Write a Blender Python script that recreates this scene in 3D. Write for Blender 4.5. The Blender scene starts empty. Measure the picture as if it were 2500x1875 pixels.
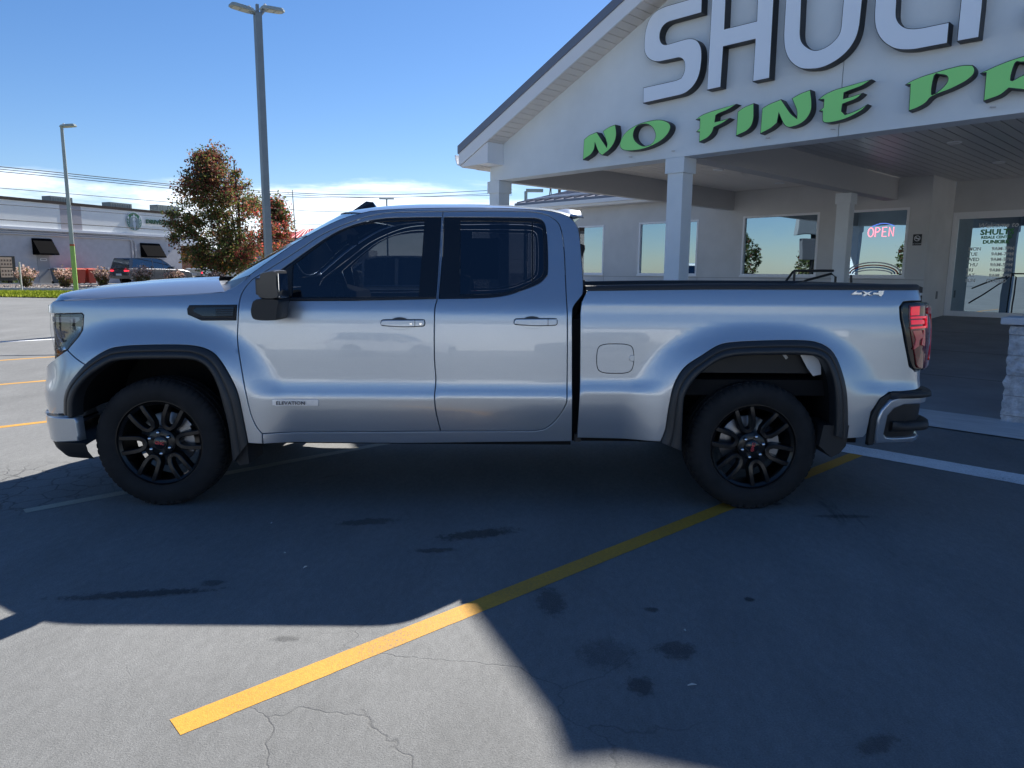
import bpy, bmesh, math, random
from mathutils import Vector, Matrix, geometry
from mathutils.noise import noise as pnoise
S = bpy.context.scene
C = S.collection
R = math.radians
# ---------------------------------------------------------------- camera, sky, sun, exposure
cam_d = bpy.data.cameras.new('camera'); cam = bpy.data.objects.new('camera', cam_d); C.objects.link(cam)
CAM = Vector((2.2111, -4.3320, 1.4887)); YAW, PITCH, ROLL = .002265, .156658, .007014
FPX = 1733.
def cam_axes():
    d = Vector((math.sin(YAW)*math.cos(PITCH), math.cos(YAW)*math.cos(PITCH), -math.sin(PITCH)))
    r = Vector((math.cos(YAW), -math.sin(YAW), 0)); u = r.cross(d)
    c, s = math.cos(ROLL), math.sin(ROLL)
    return c*r+s*u, -s*r+c*u, d
_r, _u, _d = cam_axes()
m = Matrix((( _r.x, _u.x, -_d.x), (_r.y, _u.y, -_d.y), (_r.z, _u.z, -_d.z))).to_4x4(); m.translation = CAM
cam.matrix_world = m
cam_d.sensor_width = 36; cam_d.lens = FPX/2500*36; cam_d.clip_start = .05; cam_d.clip_end = 3000
S.camera = cam
SUN_AZ, SUN_EL = R(64.0), R(42.0)      # direction towards the sun, angle from +X
W = bpy.data.worlds.new('World'); S.world = W; W.use_nodes = True
nt = W.node_tree; nt.nodes.clear()
def N(t, typ, **k):
    n = t.nodes.new(typ)
    for a, b in k.items():
        if a.startswith('i_'):
            key = a[2:]; key = int(key) if key.isdigit() else key.replace('_', ' ')
            n.inputs[key].default_value = b
        else: setattr(n, a, b)
    return n
sky = N(nt, 'ShaderNodeTexSky', sky_type='NISHITA', sun_disc=False, sun_elevation=SUN_EL, sun_rotation=math.pi/2-SUN_AZ,
        altitude=200, air_density=1.0, dust_density=.15, ozone_density=3.8)
tc = N(nt, 'ShaderNodeTexCoord'); sep = N(nt, 'ShaderNodeSeparateXYZ'); nt.links.new(tc.outputs['Generated'], sep.inputs[0])
# thin cloud bank low over the horizon
mp = N(nt, 'ShaderNodeMapping'); mp.inputs['Scale'].default_value = (1.3, 1.3, 9.0); nt.links.new(tc.outputs['Generated'], mp.inputs[0])
cn = N(nt, 'ShaderNodeTexNoise', i_Scale=2.6, i_Detail=9.0, i_Roughness=.62, i_Distortion=.25); nt.links.new(mp.outputs[0], cn.inputs['Vector'])
el = N(nt, 'ShaderNodeMapRange', i_1=.04, i_2=.20, i_3=.24, i_4=-.34, interpolation_type='SMOOTHSTEP'); nt.links.new(sep.outputs[2], el.inputs[0])
ad = N(nt, 'ShaderNodeMath', operation='ADD'); nt.links.new(cn.outputs[0], ad.inputs[0]); nt.links.new(el.outputs[0], ad.inputs[1])
cr = N(nt, 'ShaderNodeMapRange', i_1=.50, i_2=.78, i_3=0.0, i_4=.8, interpolation_type='SMOOTHSTEP'); nt.links.new(ad.outputs[0], cr.inputs[0])
hs = N(nt, 'ShaderNodeHueSaturation', i_Saturation=1.17, i_Value=1.0); 
tn = N(nt, 'ShaderNodeMix', data_type='RGBA', blend_type='MULTIPLY'); tn.inputs['Factor'].default_value = 1; tn.inputs['B'].default_value = (.99, .975, 1.05, 1)
nt.links.new(sky.outputs[0], tn.inputs['A']); nt.links.new(tn.outputs['Result'], hs.inputs['Color'])
cy_ = N(nt, 'ShaderNodeMapRange', i_1=-.15, i_2=.40, i_3=.0, i_4=1., interpolation_type='SMOOTHSTEP'); nt.links.new(sep.outputs[1], cy_.inputs[0])
cm = N(nt, 'ShaderNodeMath', operation='MULTIPLY'); nt.links.new(cr.outputs[0], cm.inputs[0]); nt.links.new(cy_.outputs[0], cm.inputs[1])
mx = N(nt, 'ShaderNodeMix', data_type='RGBA'); mx.inputs['B'].default_value = (13.6, 14.2, 15.2, 1)
nt.links.new(cm.outputs[0], mx.inputs['Factor']); nt.links.new(hs.outputs[0], mx.inputs['A'])
bg = N(nt, 'ShaderNodeBackground', i_Strength=.0545); nt.links.new(mx.outputs['Result'], bg.inputs[0])
wo = N(nt, 'ShaderNodeOutputWorld'); nt.links.new(bg.outputs[0], wo.inputs[0])
sl = bpy.data.lights.new('sun', 'SUN'); sl.energy = 4.8; sl.angle = R(.53); sl.color = (1, .95, .88)
so = bpy.data.objects.new('sun', sl); C.objects.link(so)
SD = Vector((math.cos(SUN_AZ)*math.cos(SUN_EL), math.sin(SUN_AZ)*math.cos(SUN_EL), math.sin(SUN_EL)))
so.rotation_euler = SD.to_track_quat('Z', 'Y').to_euler(); so.location = SD*60
S.view_settings.view_transform = 'Standard'; S.view_settings.look = 'None'; S.view_settings.gamma = 1
S.view_settings.use_curve_mapping = False; S.view_settings.exposure = 1.20
S.render.engine = 'CYCLES'
try:
    S.cycles.max_bounces = 8; S.cycles.transparent_max_bounces = 12; S.cycles.glossy_bounces = 5
except Exception: pass
def at(px, py, Y):
    """world point seen at photo pixel (2500 wide), on the plane y = Y"""
    w = _d + _r*((px-1250)/FPX) - _u*((py-937.5)/FPX)
    return CAM + w*((Y-CAM.y)/w.y)

# ---------------------------------------------------------------- materials
MATS = {}
def mat(name, col=(.5, .5, .5), rough=.5, metal=0., spec=None, coat=0., coat_r=.03, emit=None, es=1., noise=None, bump=None, alpha=None, trans=0.):
    if name in MATS: return MATS[name]
    m = bpy.data.materials.new(name); m.use_nodes = True; t = m.node_tree; b = t.nodes['Principled BSDF']
    spec = (.5 if rough < .6 else .18) if spec is None else spec
    b.inputs['Base Color'].default_value = (*col, 1); b.inputs['Roughness'].default_value = rough; b.inputs['Metallic'].default_value = metal
    b.inputs['Specular IOR Level'].default_value = spec; b.inputs['Coat Weight'].default_value = coat; b.inputs['Coat Roughness'].default_value = coat_r
    b.inputs['Transmission Weight'].default_value = trans
    if emit: b.inputs['Emission Color'].default_value = (*emit, 1); b.inputs['Emission Strength'].default_value = es
    tc = N(t, 'ShaderNodeTexCoord')
    if noise:   # (scale, amount, [stretch])
        sc, am = noise[:2]
        n = N(t, 'ShaderNodeTexNoise', i_Scale=sc, i_Detail=5., i_Roughness=.6); v = tc.outputs['Object']
        if len(noise) > 2:
            mp = N(t, 'ShaderNodeMapping'); mp.inputs['Scale'].default_value = noise[2]; t.links.new(v, mp.inputs[0]); v = mp.outputs[0]
        t.links.new(v, n.inputs['Vector'])
        mr = N(t, 'ShaderNodeMapRange', i_1=.3, i_2=.7, i_3=1-am, i_4=1+am); t.links.new(n.outputs[0], mr.inputs[0])
        mm = N(t, 'ShaderNodeMix', data_type='RGBA', blend_type='MULTIPLY'); mm.inputs['Factor'].default_value = 1; mm.inputs['A'].default_value = (*col, 1)
        t.links.new(mr.outputs[0], mm.inputs['B']); t.links.new(mm.outputs['Result'], b.inputs['Base Color'])
    if bump:    # (scale, strength, distance)
        n = N(t, 'ShaderNodeTexNoise', i_Scale=bump[0], i_Detail=6.); t.links.new(tc.outputs['Object'], n.inputs['Vector'])
        bp = N(t, 'ShaderNodeBump', i_Strength=bump[1], i_Distance=bump[2]); t.links.new(n.outputs[0], bp.inputs['Height']); t.links.new(bp.outputs[0], b.inputs['Normal'])
    MATS[name] = m; return m
def glass(name, refl=(.8, .9, .95), fac=.5, tint=(.1, .1, .1), rough=.0):
    """coated window glass: partly mirror, partly see-through tint"""
    if name in MATS: return MATS[name]
    m = bpy.data.materials.new(name); m.use_nodes = True; t = m.node_tree; t.nodes.clear()
    g = N(t, 'ShaderNodeBsdfGlossy', i_Roughness=rough); g.inputs[0].default_value = (*refl, 1)
    tr = N(t, 'ShaderNodeBsdfTransparent'); tr.inputs[0].default_value = (*tint, 1)
    fr = N(t, 'ShaderNodeFresnel', i_IOR=1.5); mr = N(t, 'ShaderNodeMapRange', i_1=.04, i_2=1., i_3=fac, i_4=1.); t.links.new(fr.outputs[0], mr.inputs[0])
    mx = N(t, 'ShaderNodeMixShader'); t.links.new(mr.outputs[0], mx.inputs[0]); t.links.new(tr.outputs[0], mx.inputs[1]); t.links.new(g.outputs[0], mx.inputs[2])
    o = N(t, 'ShaderNodeOutputMaterial'); t.links.new(mx.outputs[0], o.inputs[0])
    tc = N(t, 'ShaderNodeTexCoord'); n = N(t, 'ShaderNodeTexNoise', i_Scale=1.3, i_Detail=1.); t.links.new(tc.outputs['Object'], n.inputs['Vector'])
    bp = N(t, 'ShaderNodeBump', i_Strength=.03, i_Distance=.05); t.links.new(n.outputs[0], bp.inputs['Height']); t.links.new(bp.outputs[0], g.inputs['Normal'])
    MATS[name] = m; return m
paint = mat('silver_metallic_paint', (.43, .475, .53), .28, .74, .5, 1., .015)
def _flakes():
    t = paint.node_tree; b = t.nodes['Principled BSDF']; tc = t.nodes['Texture Coordinate']
    v = N(t, 'ShaderNodeTexVoronoi', i_Scale=1400.); t.links.new(tc.outputs['Object'], v.inputs['Vector'])
    mr = N(t, 'ShaderNodeMapRange', i_1=0, i_2=1, i_3=.85, i_4=1.15); t.links.new(v.outputs['Color'], mr.inputs[0])
    mm = N(t, 'ShaderNodeMix', data_type='RGBA', blend_type='MULTIPLY'); mm.inputs['Factor'].default_value = 1; mm.inputs['A'].default_value = (.43, .475, .53, 1)
    t.links.new(mr.outputs[0], mm.inputs['B']); t.links.new(mm.outputs['Result'], b.inputs['Base Color'])
_flakes()
blk = mat('black_textured_plastic', (.018, .018, .019), .55, bump=(300, .2, .001))
flare_m = mat('black_moulded_trim', (.022, .024, .027), .42, bump=(400, .12, .001))
gloss = mat('gloss_black_trim', (.008, .008, .009), .12, coat=.4)
rubber = mat('tyre_rubber', (.022, .022, .023), .72, noise=(9, .25), bump=(60, .25, .002))
rimm = mat('satin_black_alloy', (.007, .007, .008), .33, .2, coat=.25, coat_r=.15)
steel = mat('brushed_steel', (.42, .42, .44), .3, 1.)
chrome = mat('chrome', (.75, .77, .8), .07, 1.)
dark = mat('dark_underbody', (.012, .012, .013), .8)
interior_m = mat('charcoal_upholstery', (.03, .03, .032), .8)
red_lens = mat('red_lens', (.32, .004, .008), .06, coat=1., emit=(.5, .01, .01), es=.05)
dkred_lens = mat('smoked_red_lens', (.14, .004, .006), .05, coat=1.)
amber = mat('amber_lens', (.6, .16, .02), .15, coat=1.)
white_p = mat('white_print', (.75, .76, .78), .5)
red_p = mat('red_print', (.55, .02, .03), .35)
tint_front = glass('tinted_side_glass', (.8, .9, 1.), .09, (.22, .24, .26))
tint_rear = glass('dark_privacy_glass', (.8, .9, 1.), .09, (.09, .10, .12))
clear_lens = glass('clear_lens', (1, 1, 1), .10, (.85, .87, .9))

# ---------------------------------------------------------------- object helpers
def tag(o, label=None, cat=None, group=None, kind=None):
    if label: o['label'] = label
    if cat: o['category'] = cat
    if group: o['group'] = group
    if kind: o['kind'] = kind
    return o
def empty(name, loc=(0, 0, 0), rz=0., label=None, cat=None, group=None):
    o = bpy.data.objects.new(name, None); C.objects.link(o); o.location = loc; o.rotation_euler = (0, 0, rz); o.empty_display_size = .2
    return tag(o, label, cat, group)
def link(name, me, mats, parent=None, smooth=False):
    o = bpy.data.objects.new(name, me); C.objects.link(o)
    if mats and not me.materials:
        for x in (mats if isinstance(mats, (list, tuple)) else [mats]): me.materials.append(x)
    if parent is not None: o.parent = parent
    if smooth: me.polygons.foreach_set('use_smooth', [True]*len(me.polygons))
    return o
class MB:
    def __init__(s): s.v = []; s.f = []; s.mi = []; s.cur = 0
    def add(s, vs, fs):
        b = len(s.v); s.v += [tuple(x) for x in vs]; s.f += [tuple(b+i for i in f) for f in fs]; s.mi += [s.cur]*len(fs); return s
    def box(s, x0, x1, y0, y1, z0, z1):
        return s.add([(x0, y0, z0), (x1, y0, z0), (x1, y1, z0), (x0, y1, z0), (x0, y0, z1), (x1, y0, z1), (x1, y1, z1), (x0, y1, z1)],
                     [(0, 3, 2, 1), (4, 5, 6, 7), (0, 1, 5, 4), (1, 2, 6, 5), (2, 3, 7, 6), (3, 0, 4, 7)])
    def cbox(s, x0, x1, y0, y1, z0, z1, c=.01):
        """box with chamfered vertical and horizontal edges"""
        bm = bmesh.new(); bmesh.ops.create_cube(bm, size=1, matrix=Matrix.Translation(((x0+x1)/2, (y0+y1)/2, (z0+z1)/2)) @ Matrix.Diagonal((x1-x0, y1-y0, z1-z0, 1)))
        bmesh.ops.bevel(bm, geom=bm.edges[:], offset=c, segments=2, affect='EDGES', profile=.6)
        bm.verts.index_update(); s.add([v.co for v in bm.verts], [[v.index for v in f.verts] for f in bm.faces]); bm.free(); return s
    def tube(s, pts, r, n=8, caps=True, sq=False):
        pts = [Vector(p) for p in pts]; rings = []; rs = r if isinstance(r, (list, tuple)) else [r]*len(pts)
        up = None
        for i, p in enumerate(pts):
            t = (pts[min(i+1, len(pts)-1)]-pts[max(i-1, 0)]).normalized()
            if up is None: up = Vector((0, 0, 1)) if abs(t.z) < .9 else Vector((0, 1, 0))
            a = t.cross(up).normalized(); b2 = a.cross(t).normalized(); up = b2
            rings.append([p+(a*math.cos(k*2*math.pi/n+(math.pi/n if sq else 0))+b2*math.sin(k*2*math.pi/n+(math.pi/n if sq else 0)))*rs[i] for k in range(n)])
        vs = [v for rg in rings for v in rg]; fs = []
        for i in range(len(pts)-1):
            for k in range(n): fs.append((i*n+k, i*n+(k+1) % n, (i+1)*n+(k+1) % n, (i+1)*n+k))
        if caps: fs.append(tuple(range(n))[::-1]); fs.append(tuple((len(pts)-1)*n+k for k in range(n)))
        return s.add(vs, fs)
    def lathe(s, prof, c, n=32, axis='y', a0=0., mod=None):
        """prof: (radius, axial) pairs, around axis through c"""
        vs = []; fs = []
        for j in range(n):
            a = a0+j*2*math.pi/n
            for k, (r, h) in enumerate(prof):
                rr = r+(mod(j, k) if mod else 0)
                if axis == 'y': vs.append((c[0]+rr*math.cos(a), c[1]+h, c[2]+rr*math.sin(a)))
                else: vs.append((c[0]+rr*math.cos(a), c[1]+rr*math.sin(a), c[2]+h))
        m = len(prof)
        for j in range(n):
            for k in range(m-1):
                q = (j*m+k, j*m+k+1, ((j+1) % n)*m+k+1, ((j+1) % n)*m+k); fs.append(q if axis == 'y' else q[::-1])
        return s.add(vs, fs)
    def prism(s, poly, y0, y1, plane='xz', holes=()):
        """flat polygon with holes given thickness between y0 (front) and y1"""
        loops = [list(poly)]+[list(h) for h in holes]
        P = [Vector((p[0], p[1], 0)) for l in loops for p in l]; L3 = []; k = 0
        for l in loops: L3.append([Vector((p[0], p[1], 0)) for p in l])
        tris = geometry.tessellate_polygon(L3)
        def mk(p, y): return {'xz': (p[0], y, p[1]), 'xy': (p[0], p[1], y), 'yz': (y, p[0], p[1])}[plane]
        n = len(P); vs = [mk(p, y0) for p in P]+[mk(p, y1) for p in P]; fs = []
        for t in tris: fs.append(tuple(t)); fs.append(tuple(i+n for i in t[::-1]))
        k = 0
        for l in loops:
            m_ = len(l)
            for i in range(m_): a, b = k+i, k+(i+1) % m_; fs.append((a, b, b+n, a+n))
            k += m_
        return s.add(vs, fs)
    def mesh(s, name='mesh', fix=True):
        me = bpy.data.meshes.new(name); me.from_pydata(s.v, [], s.f)
        if any(s.mi): me.polygons.foreach_set('material_index', s.mi)
        if fix:
            bm = bmesh.new(); bm.from_mesh(me); bmesh.ops.recalc_face_normals(bm, faces=bm.faces[:]); bm.to_mesh(me); bm.free()
        me.update(); return me
    def build(s, name, mats, parent=None, smooth=False, fix=True, auto=None):
        me = s.mesh(name, fix); o = link(name, me, mats, parent, smooth or bool(auto))
        if auto: sharp(me, auto)
        return o
def sharp(me, ang=30):
    bm = bmesh.new(); bm.from_mesh(me); a = R(ang)
    for f in bm.faces: f.smooth = True
    for e in bm.edges:
        e.smooth = not (len(e.link_faces) == 2 and e.calc_face_angle(0) > a)
    bm.to_mesh(me); bm.free()
def copy_tree(o, parent=None):
    c = o.copy(); C.objects.link(c); c.parent = parent
    for ch in list(o.children): copy_tree(ch, c)
    return c
def crom(P, closed=False, k=6, corners=()):
    """Catmull-Rom through points; indices in corners stay sharp"""
    n = len(P); out = []
    rng = range(n if closed else n-1)
    for i in rng:
        a, b = P[i % n], P[(i+1) % n]
        p0 = P[(i-1) % n] if (closed or i > 0) else a; p3 = P[(i+2) % n] if (closed or i+2 < n) else b
        if i % n in corners: p0 = a
        if (i+1) % n in corners: p3 = b
        for j in range(k):
            t = j/k; out.append(tuple(.5*((2*a[c])+(-p0[c]+b[c])*t+(2*p0[c]-5*a[c]+4*b[c]-p3[c])*t*t+(-p0[c]+3*a[c]-3*b[c]+p3[c])*t**3) for c in range(len(a))))
    if not closed: out.append(tuple(P[-1]))
    return out
FONTX = {}
def text_mesh(name, s, size, mt, parent, matx, extrude=.002, bold=0., shear=0., sx=1., align='LEFT'):
    cu = bpy.data.curves.new(name, 'FONT'); cu.body = s; cu.size = size; cu.extrude = extrude; cu.offset = bold; cu.shear = shear; cu.align_x = align; cu.resolution_u = 2
    to = bpy.data.objects.new(name, cu); C.objects.link(to); dg = bpy.context.evaluated_depsgraph_get()
    me = bpy.data.meshes.new_from_object(to.evaluated_get(dg)); bpy.data.objects.remove(to)
    me.transform(Matrix.Diagonal((sx, 1, 1, 1))); me.transform(matx)
    for p in me.polygons: p.use_smooth = False
    me.materials.clear()
    return link(name, me, mt, parent)
def face_mat(x, y, z, rz=0., sc=1.):
    """text lying in XY turned to stand in the XZ plane facing -Y"""
    return Matrix.Translation((x, y, z)) @ Matrix.Rotation(rz, 4, 'Z') @ Matrix.Rotation(R(90), 4, 'X')
def pinpoly(x, y, P):
    c = False; n = len(P); j = n-1
    for i in range(n):
        xi, yi = P[i]; xj, yj = P[j]
        if (yi > y) != (yj > y) and x < (xj-xi)*(y-yi)/(yj-yi)+xi: c = not c
        j = i
    return c
def inset(P, d):
    """shrink a polygon by d (works for either winding)"""
    n = len(P); A = sum(P[i][0]*P[(i+1) % n][1]-P[(i+1) % n][0]*P[i][1] for i in range(n)); sg = 1 if A > 0 else -1; o = []
    for i in range(n):
        a, b, c = P[i-1], P[i], P[(i+1) % n]
        e1 = Vector((b[0]-a[0], b[1]-a[1])); e2 = Vector((c[0]-b[0], c[1]-b[1]))
        if e1.length < 1e-6 or e2.length < 1e-6: o.append(b); continue
        e1.normalize(); e2.normalize(); n1 = Vector((-e1.y, e1.x))*sg; n2 = Vector((-e2.y, e2.x))*sg; nn = n1+n2
        if nn.length < .3: o.append(b); continue
        nn.normalize(); k = d/max(.35, nn.dot(n1)); o.append((b[0]+nn.x*k, b[1]+nn.y*k))
    return o
def merge_dups(P, eps=2e-4):
    o = []
    for p in P:
        if not o or math.dist(p, o[-1]) > eps: o.append(p)
    if math.dist(o[0], o[-1]) < eps: o.pop()
    return o
# ---------------------------------------------------------------- pickup body surface (u along the flank, z up)
def interp(x,xs,ys):
    # pchip-like smooth interpolation
    n=len(xs)
    if x<=xs[0]: return ys[0]+(x-xs[0])*(ys[1]-ys[0])/(xs[1]-xs[0])
    if x>=xs[-1]: return ys[-1]+(x-xs[-1])*(ys[-1]-ys[-2])/(xs[-1]-xs[-2])
    i=0
    while x>xs[i+1]: i+=1
    h=xs[i+1]-xs[i];t=(x-xs[i])/h
    def slope(k):
        if k==0: return (ys[1]-ys[0])/(xs[1]-xs[0])
        if k==n-1: return (ys[-1]-ys[-2])/(xs[-1]-xs[-2])
        a=(ys[k]-ys[k-1])/(xs[k]-xs[k-1]);b=(ys[k+1]-ys[k])/(xs[k+1]-xs[k])
        return 0. if a*b<=0 else 2*a*b/(a+b)
    m0,m1=slope(i)*h,slope(i+1)*h
    return (2*t**3-3*t*t+1)*ys[i]+(t**3-2*t*t+t)*m0+(-2*t**3+3*t*t)*ys[i+1]+(t**3-t*t)*m1
SZ=[.28,.40,.50,.60,.66,.705,.725,.775,.81,.88,.97,1.07,1.15,1.235,1.255,1.30,1.34,1.55,1.80,1.87,1.93]
SY=[.078,.052,.036,.0235,.0180,.0165,.019,.0305,.0355,.0390,.0425,.0470,.0515,.0585,.0625,.0760,.092,.185,.300,.345,.42]
BZ=[.28,.40,.50,.60,.68,.74,.76,.80,.83,.90,1.0,1.13,1.18,1.25,1.30,1.315,1.36,1.42]
BY=[.078,.052,.036,.0235,.0175,.016,.019,.028,.0330,.0365,.0400,.0450,.0490,.0570,.0605,.0635,.0750,.094]
def plan():
    F=[(-.975,1.003),(-.968,.80),(-.94,.55),(-.895,.36),(-.835,.22),(-.75,.115),(-.64,.055),(-.50,.018),(-.36,.003),(-.25,0)]
    Bk=[(4.30,0),(4.56,.003),(4.69,.012),(4.775,.040),(4.828,.088),(4.860,.155),(4.882,.28),(4.892,.6),(4.892,1.003)]
    return F,Bk
def dense(P,k=12):
    n=len(P);o=[]
    for i in range(n-1):
        p0=P[max(i-1,0)];p1=P[i];p2=P[i+1];p3=P[min(i+2,n-1)]
        for j in range(k):
            t=j/k
            o.append(tuple(.5*((2*p1[c])+(-p0[c]+p2[c])*t+(2*p0[c]-5*p1[c]+4*p2[c]-p3[c])*t*t+(-p0[c]+3*p1[c]-3*p2[c]+p3[c])*t**3) for c in(0,1)))
    o.append(P[-1]);return o
_F,_B=plan();_F=dense(_F);_B=dense(_B)
_uF=[-.25]
for a,b in zip(_F[::-1][:-1],_F[::-1][1:]): _uF.append(_uF[-1]-math.dist(a,b))
_uF=_uF[::-1]
_uB=[4.30]
for a,b in zip(_B[:-1],_B[1:]): _uB.append(_uB[-1]+math.dist(a,b))
def planpt(u):
    if -.25<=u<=4.30: return u,0.,0.,1.
    P,U=(_F,_uF) if u<-.25 else (_B,_uB)
    u=min(max(u,U[0]),U[-1]-1e-9);i=0
    lo,hi=0,len(U)-1
    while hi-lo>1:
        m=(lo+hi)//2
        if U[m]<=u: lo=m
        else: hi=m
    t=(u-U[lo])/(U[hi]-U[lo]);a,b=P[lo],P[hi]
    # smooth normal
    def tan(k):
        c,d=P[max(k-1,0)],P[min(k+1,len(P)-1)];return(d[0]-c[0],d[1]-c[1])
    t0,t1=tan(lo),tan(hi);tx=t0[0]*(1-t)+t1[0]*t;ty=t0[1]*(1-t)+t1[1]*t;L=math.hypot(tx,ty)
    return a[0]+(b[0]-a[0])*t,a[1]+(b[1]-a[1])*t,-ty/L,tx/L  # inward normal
UMIN,UMAX=_uF[0],_uB[-1]
def ss(t): t=min(max(t,0),1);return t*t*(3-2*t)
def off(u,z,kind):
    if kind=='bed':
        o=interp(z,BZ,BY)
    else:
        o=interp(z,SZ,SY)
        if kind=='fender' and z>.99: o=interp(z,[1.0,1.10,1.20,1.262,1.285,1.36,1.46],[.046,.050,.057,.064,.070,.098,.145])
    # scoop flattens near wheel arches
    for hx,k in((0.,1),(3.747,1)):
        dx=abs(u-hx);dz=max(z-.36,0)*1.02
        r=(dx**2.6+dz**2.6)**(1/2.6)
        if z<.36: r=dx
        w=ss((.86-r)/.26)
        tgt=-.012+.03*max(0,z-1.0)
        o=o*(1-w)+w*tgt
    return o
def M(u,z,kind='cab',d=0.):
    x,y,nx,ny=planpt(u);o=off(u,z,kind)+d
    return (x+nx*o,y+ny*o,z)
FAR = 2.006   # mirror: y -> FAR - y
def msurf(u, z, kind, d=0.): return Vector(M(u, z, kind, d))
def mnorm(u, z, kind):
    e = .004; a = msurf(u+e, z, kind)-msurf(u-e, z, kind); b = msurf(u, z+e, kind)-msurf(u, z-e, kind)
    return a.cross(b).normalized()
def resample(P, res):
    o = []
    for i in range(len(P)):
        a, b = P[i], P[(i+1) % len(P)]; L = math.dist(a, b); k = max(1, int(math.ceil(L/res)))
        o += [(a[0]+(b[0]-a[0])*j/k, a[1]+(b[1]-a[1])*j/k) for j in range(k)]
    return o
def panel(name, poly, kind, mts, parent, d=0., thick=.03, holes=(), res=.04, gap=.0025, both=True, rnd=.003, label=None, dfn=None):
    poly = merge_dups([tuple(p[:2]) for p in poly]); D = dfn or (lambda u, z: d)
    loops = []
    for P, sg in [(poly, 1)]+[(merge_dups(h), -1) for h in holes]:
        P = resample(P, res); loops.append((inset(P, sg*(gap+rnd)), inset(P, sg*gap)))
    pts = []; edges = []
    for P, _ in loops:
        b = len(pts); pts += P; edges += [(b+i, b+(i+1) % len(P)) for i in range(len(P))]
    xs = [p[0] for p in loops[0][0]]; zs = [p[1] for p in loops[0][0]]
    nb = len(pts); bnd = pts[:nb]
    gx = min(xs)
    while gx < max(xs):
        gz = min(zs)+res*.37
        while gz < max(zs):
            if pinpoly(gx, gz, loops[0][0]) and not any(pinpoly(gx, gz, h[0]) for h in loops[1:]):
                if min((gx-q[0])**2+(gz-q[1])**2 for q in bnd) > (res*.45)**2: pts.append((gx, gz))
            gz += res*.8
        gx += res
    r = geometry.delaunay_2d_cdt([Vector(p) for p in pts], edges, [], 0, 1e-6)
    V2 = r[0]; T = []
    for f in r[2]:
        cx = sum(V2[i].x for i in f)/3; cz = sum(V2[i].y for i in f)/3
        if pinpoly(cx, cz, loops[0][0]) and not any(pinpoly(cx, cz, h[0]) for h in loops[1:]): T.append(f)
    vs = [msurf(v.x, v.y, kind, D(v.x, v.y)) for v in V2]; ns = [mnorm(v.x, v.y, kind) for v in V2]; fs = []
    for f in T:
        a, b, c = (vs[i] for i in f); fs.append(tuple(f) if (b-a).cross(c-a).dot(ns[f[0]]) > 0 else tuple(f[::-1]))
    for li, (P0, P1) in enumerate(loops):
        n = len(P0); b0 = len(vs)
        A = [msurf(p[0], p[1], kind, D(*p)) for p in P0]; B = [msurf(p[0], p[1], kind, D(*p)+rnd) for p in P1]; E_ = [msurf(p[0], p[1], kind, D(*p)+thick) for p in P1]
        N0 = [mnorm(p[0], p[1], kind) for p in P0]
        outd = [(B[i]-A[i]+N0[i]*rnd).normalized() for i in range(n)]
        vs += A+B+E_; ns += N0+[(N0[i]*.3+outd[i]*.7).normalized() for i in range(n)]+outd
        for i in range(n):
            j = (i+1) % n
            for q in (0, 1):
                f = (b0+q*n+i, b0+q*n+j, b0+(q+1)*n+j, b0+(q+1)*n+i); a, b, c = vs[f[0]], vs[f[1]], vs[f[2]]
                g = (b-a).cross(vs[f[3]]-a)
                fs.append(f if g.dot(outd[i]+N0[i]*.01) > 0 else f[::-1])
    objs = []
    for side in ((0, 1) if both else (0,)):
        vv = [(v.x, v.y if not side else FAR-v.y, v.z) for v in vs]; nn = [(n.x, n.y if not side else -n.y, n.z) for n in ns]
        ff = fs if not side else [f[::-1] for f in fs]
        me = bpy.data.meshes.new(name); me.from_pydata(vv, [], ff); me.polygons.foreach_set('use_smooth', [True]*len(ff))
        me.normals_split_custom_set_from_vertices(nn); me.update()
        o = link(name, me, mts, parent[side] if isinstance(parent, (list, tuple)) else parent)
        if label: o['label'] = label
        objs.append(o)
    return objs
def strip(name, rows, mts, parent, both=True, flip=False, smooth=True):
    """loft through rows of 3-D points"""
    n = len(rows[0]); vs = [tuple(p) for r_ in rows for p in r_]; fs = []
    for i in range(len(rows)-1):
        for k in range(n-1): fs.append((i*n+k, i*n+k+1, (i+1)*n+k+1, (i+1)*n+k))
    out = []
    for side in ((0, 1) if both else (0,)):
        vv = vs if not side else [(v[0], FAR-v[1], v[2]) for v in vs]; f2 = fs if (bool(side) == flip) else [f[::-1] for f in fs]
        me = bpy.data.meshes.new(name); me.from_pydata(vv, [], f2); me.update()
        out.append(link(name, me, mts, parent[side] if isinstance(parent, (list, tuple)) else parent, smooth))
    return out
def mirror_obj(o, parent=None):
    me = o.data.copy(); me.transform(Matrix.Translation((0, FAR, 0)) @ Matrix.Diagonal((1, -1, 1, 1))); me.flip_normals()
    c = o.copy(); c.data = me; C.objects.link(c); c.parent = parent if parent else o.parent; return c

truck = empty('pickup_truck', (1.9, 1.0, 0), 0, 'silver crew-door pickup truck with black wheels parked side-on in the foreground', 'pickup truck')
TR = truck
for_inv = Matrix.Translation((-1.9, -1.0, 0))
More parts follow.
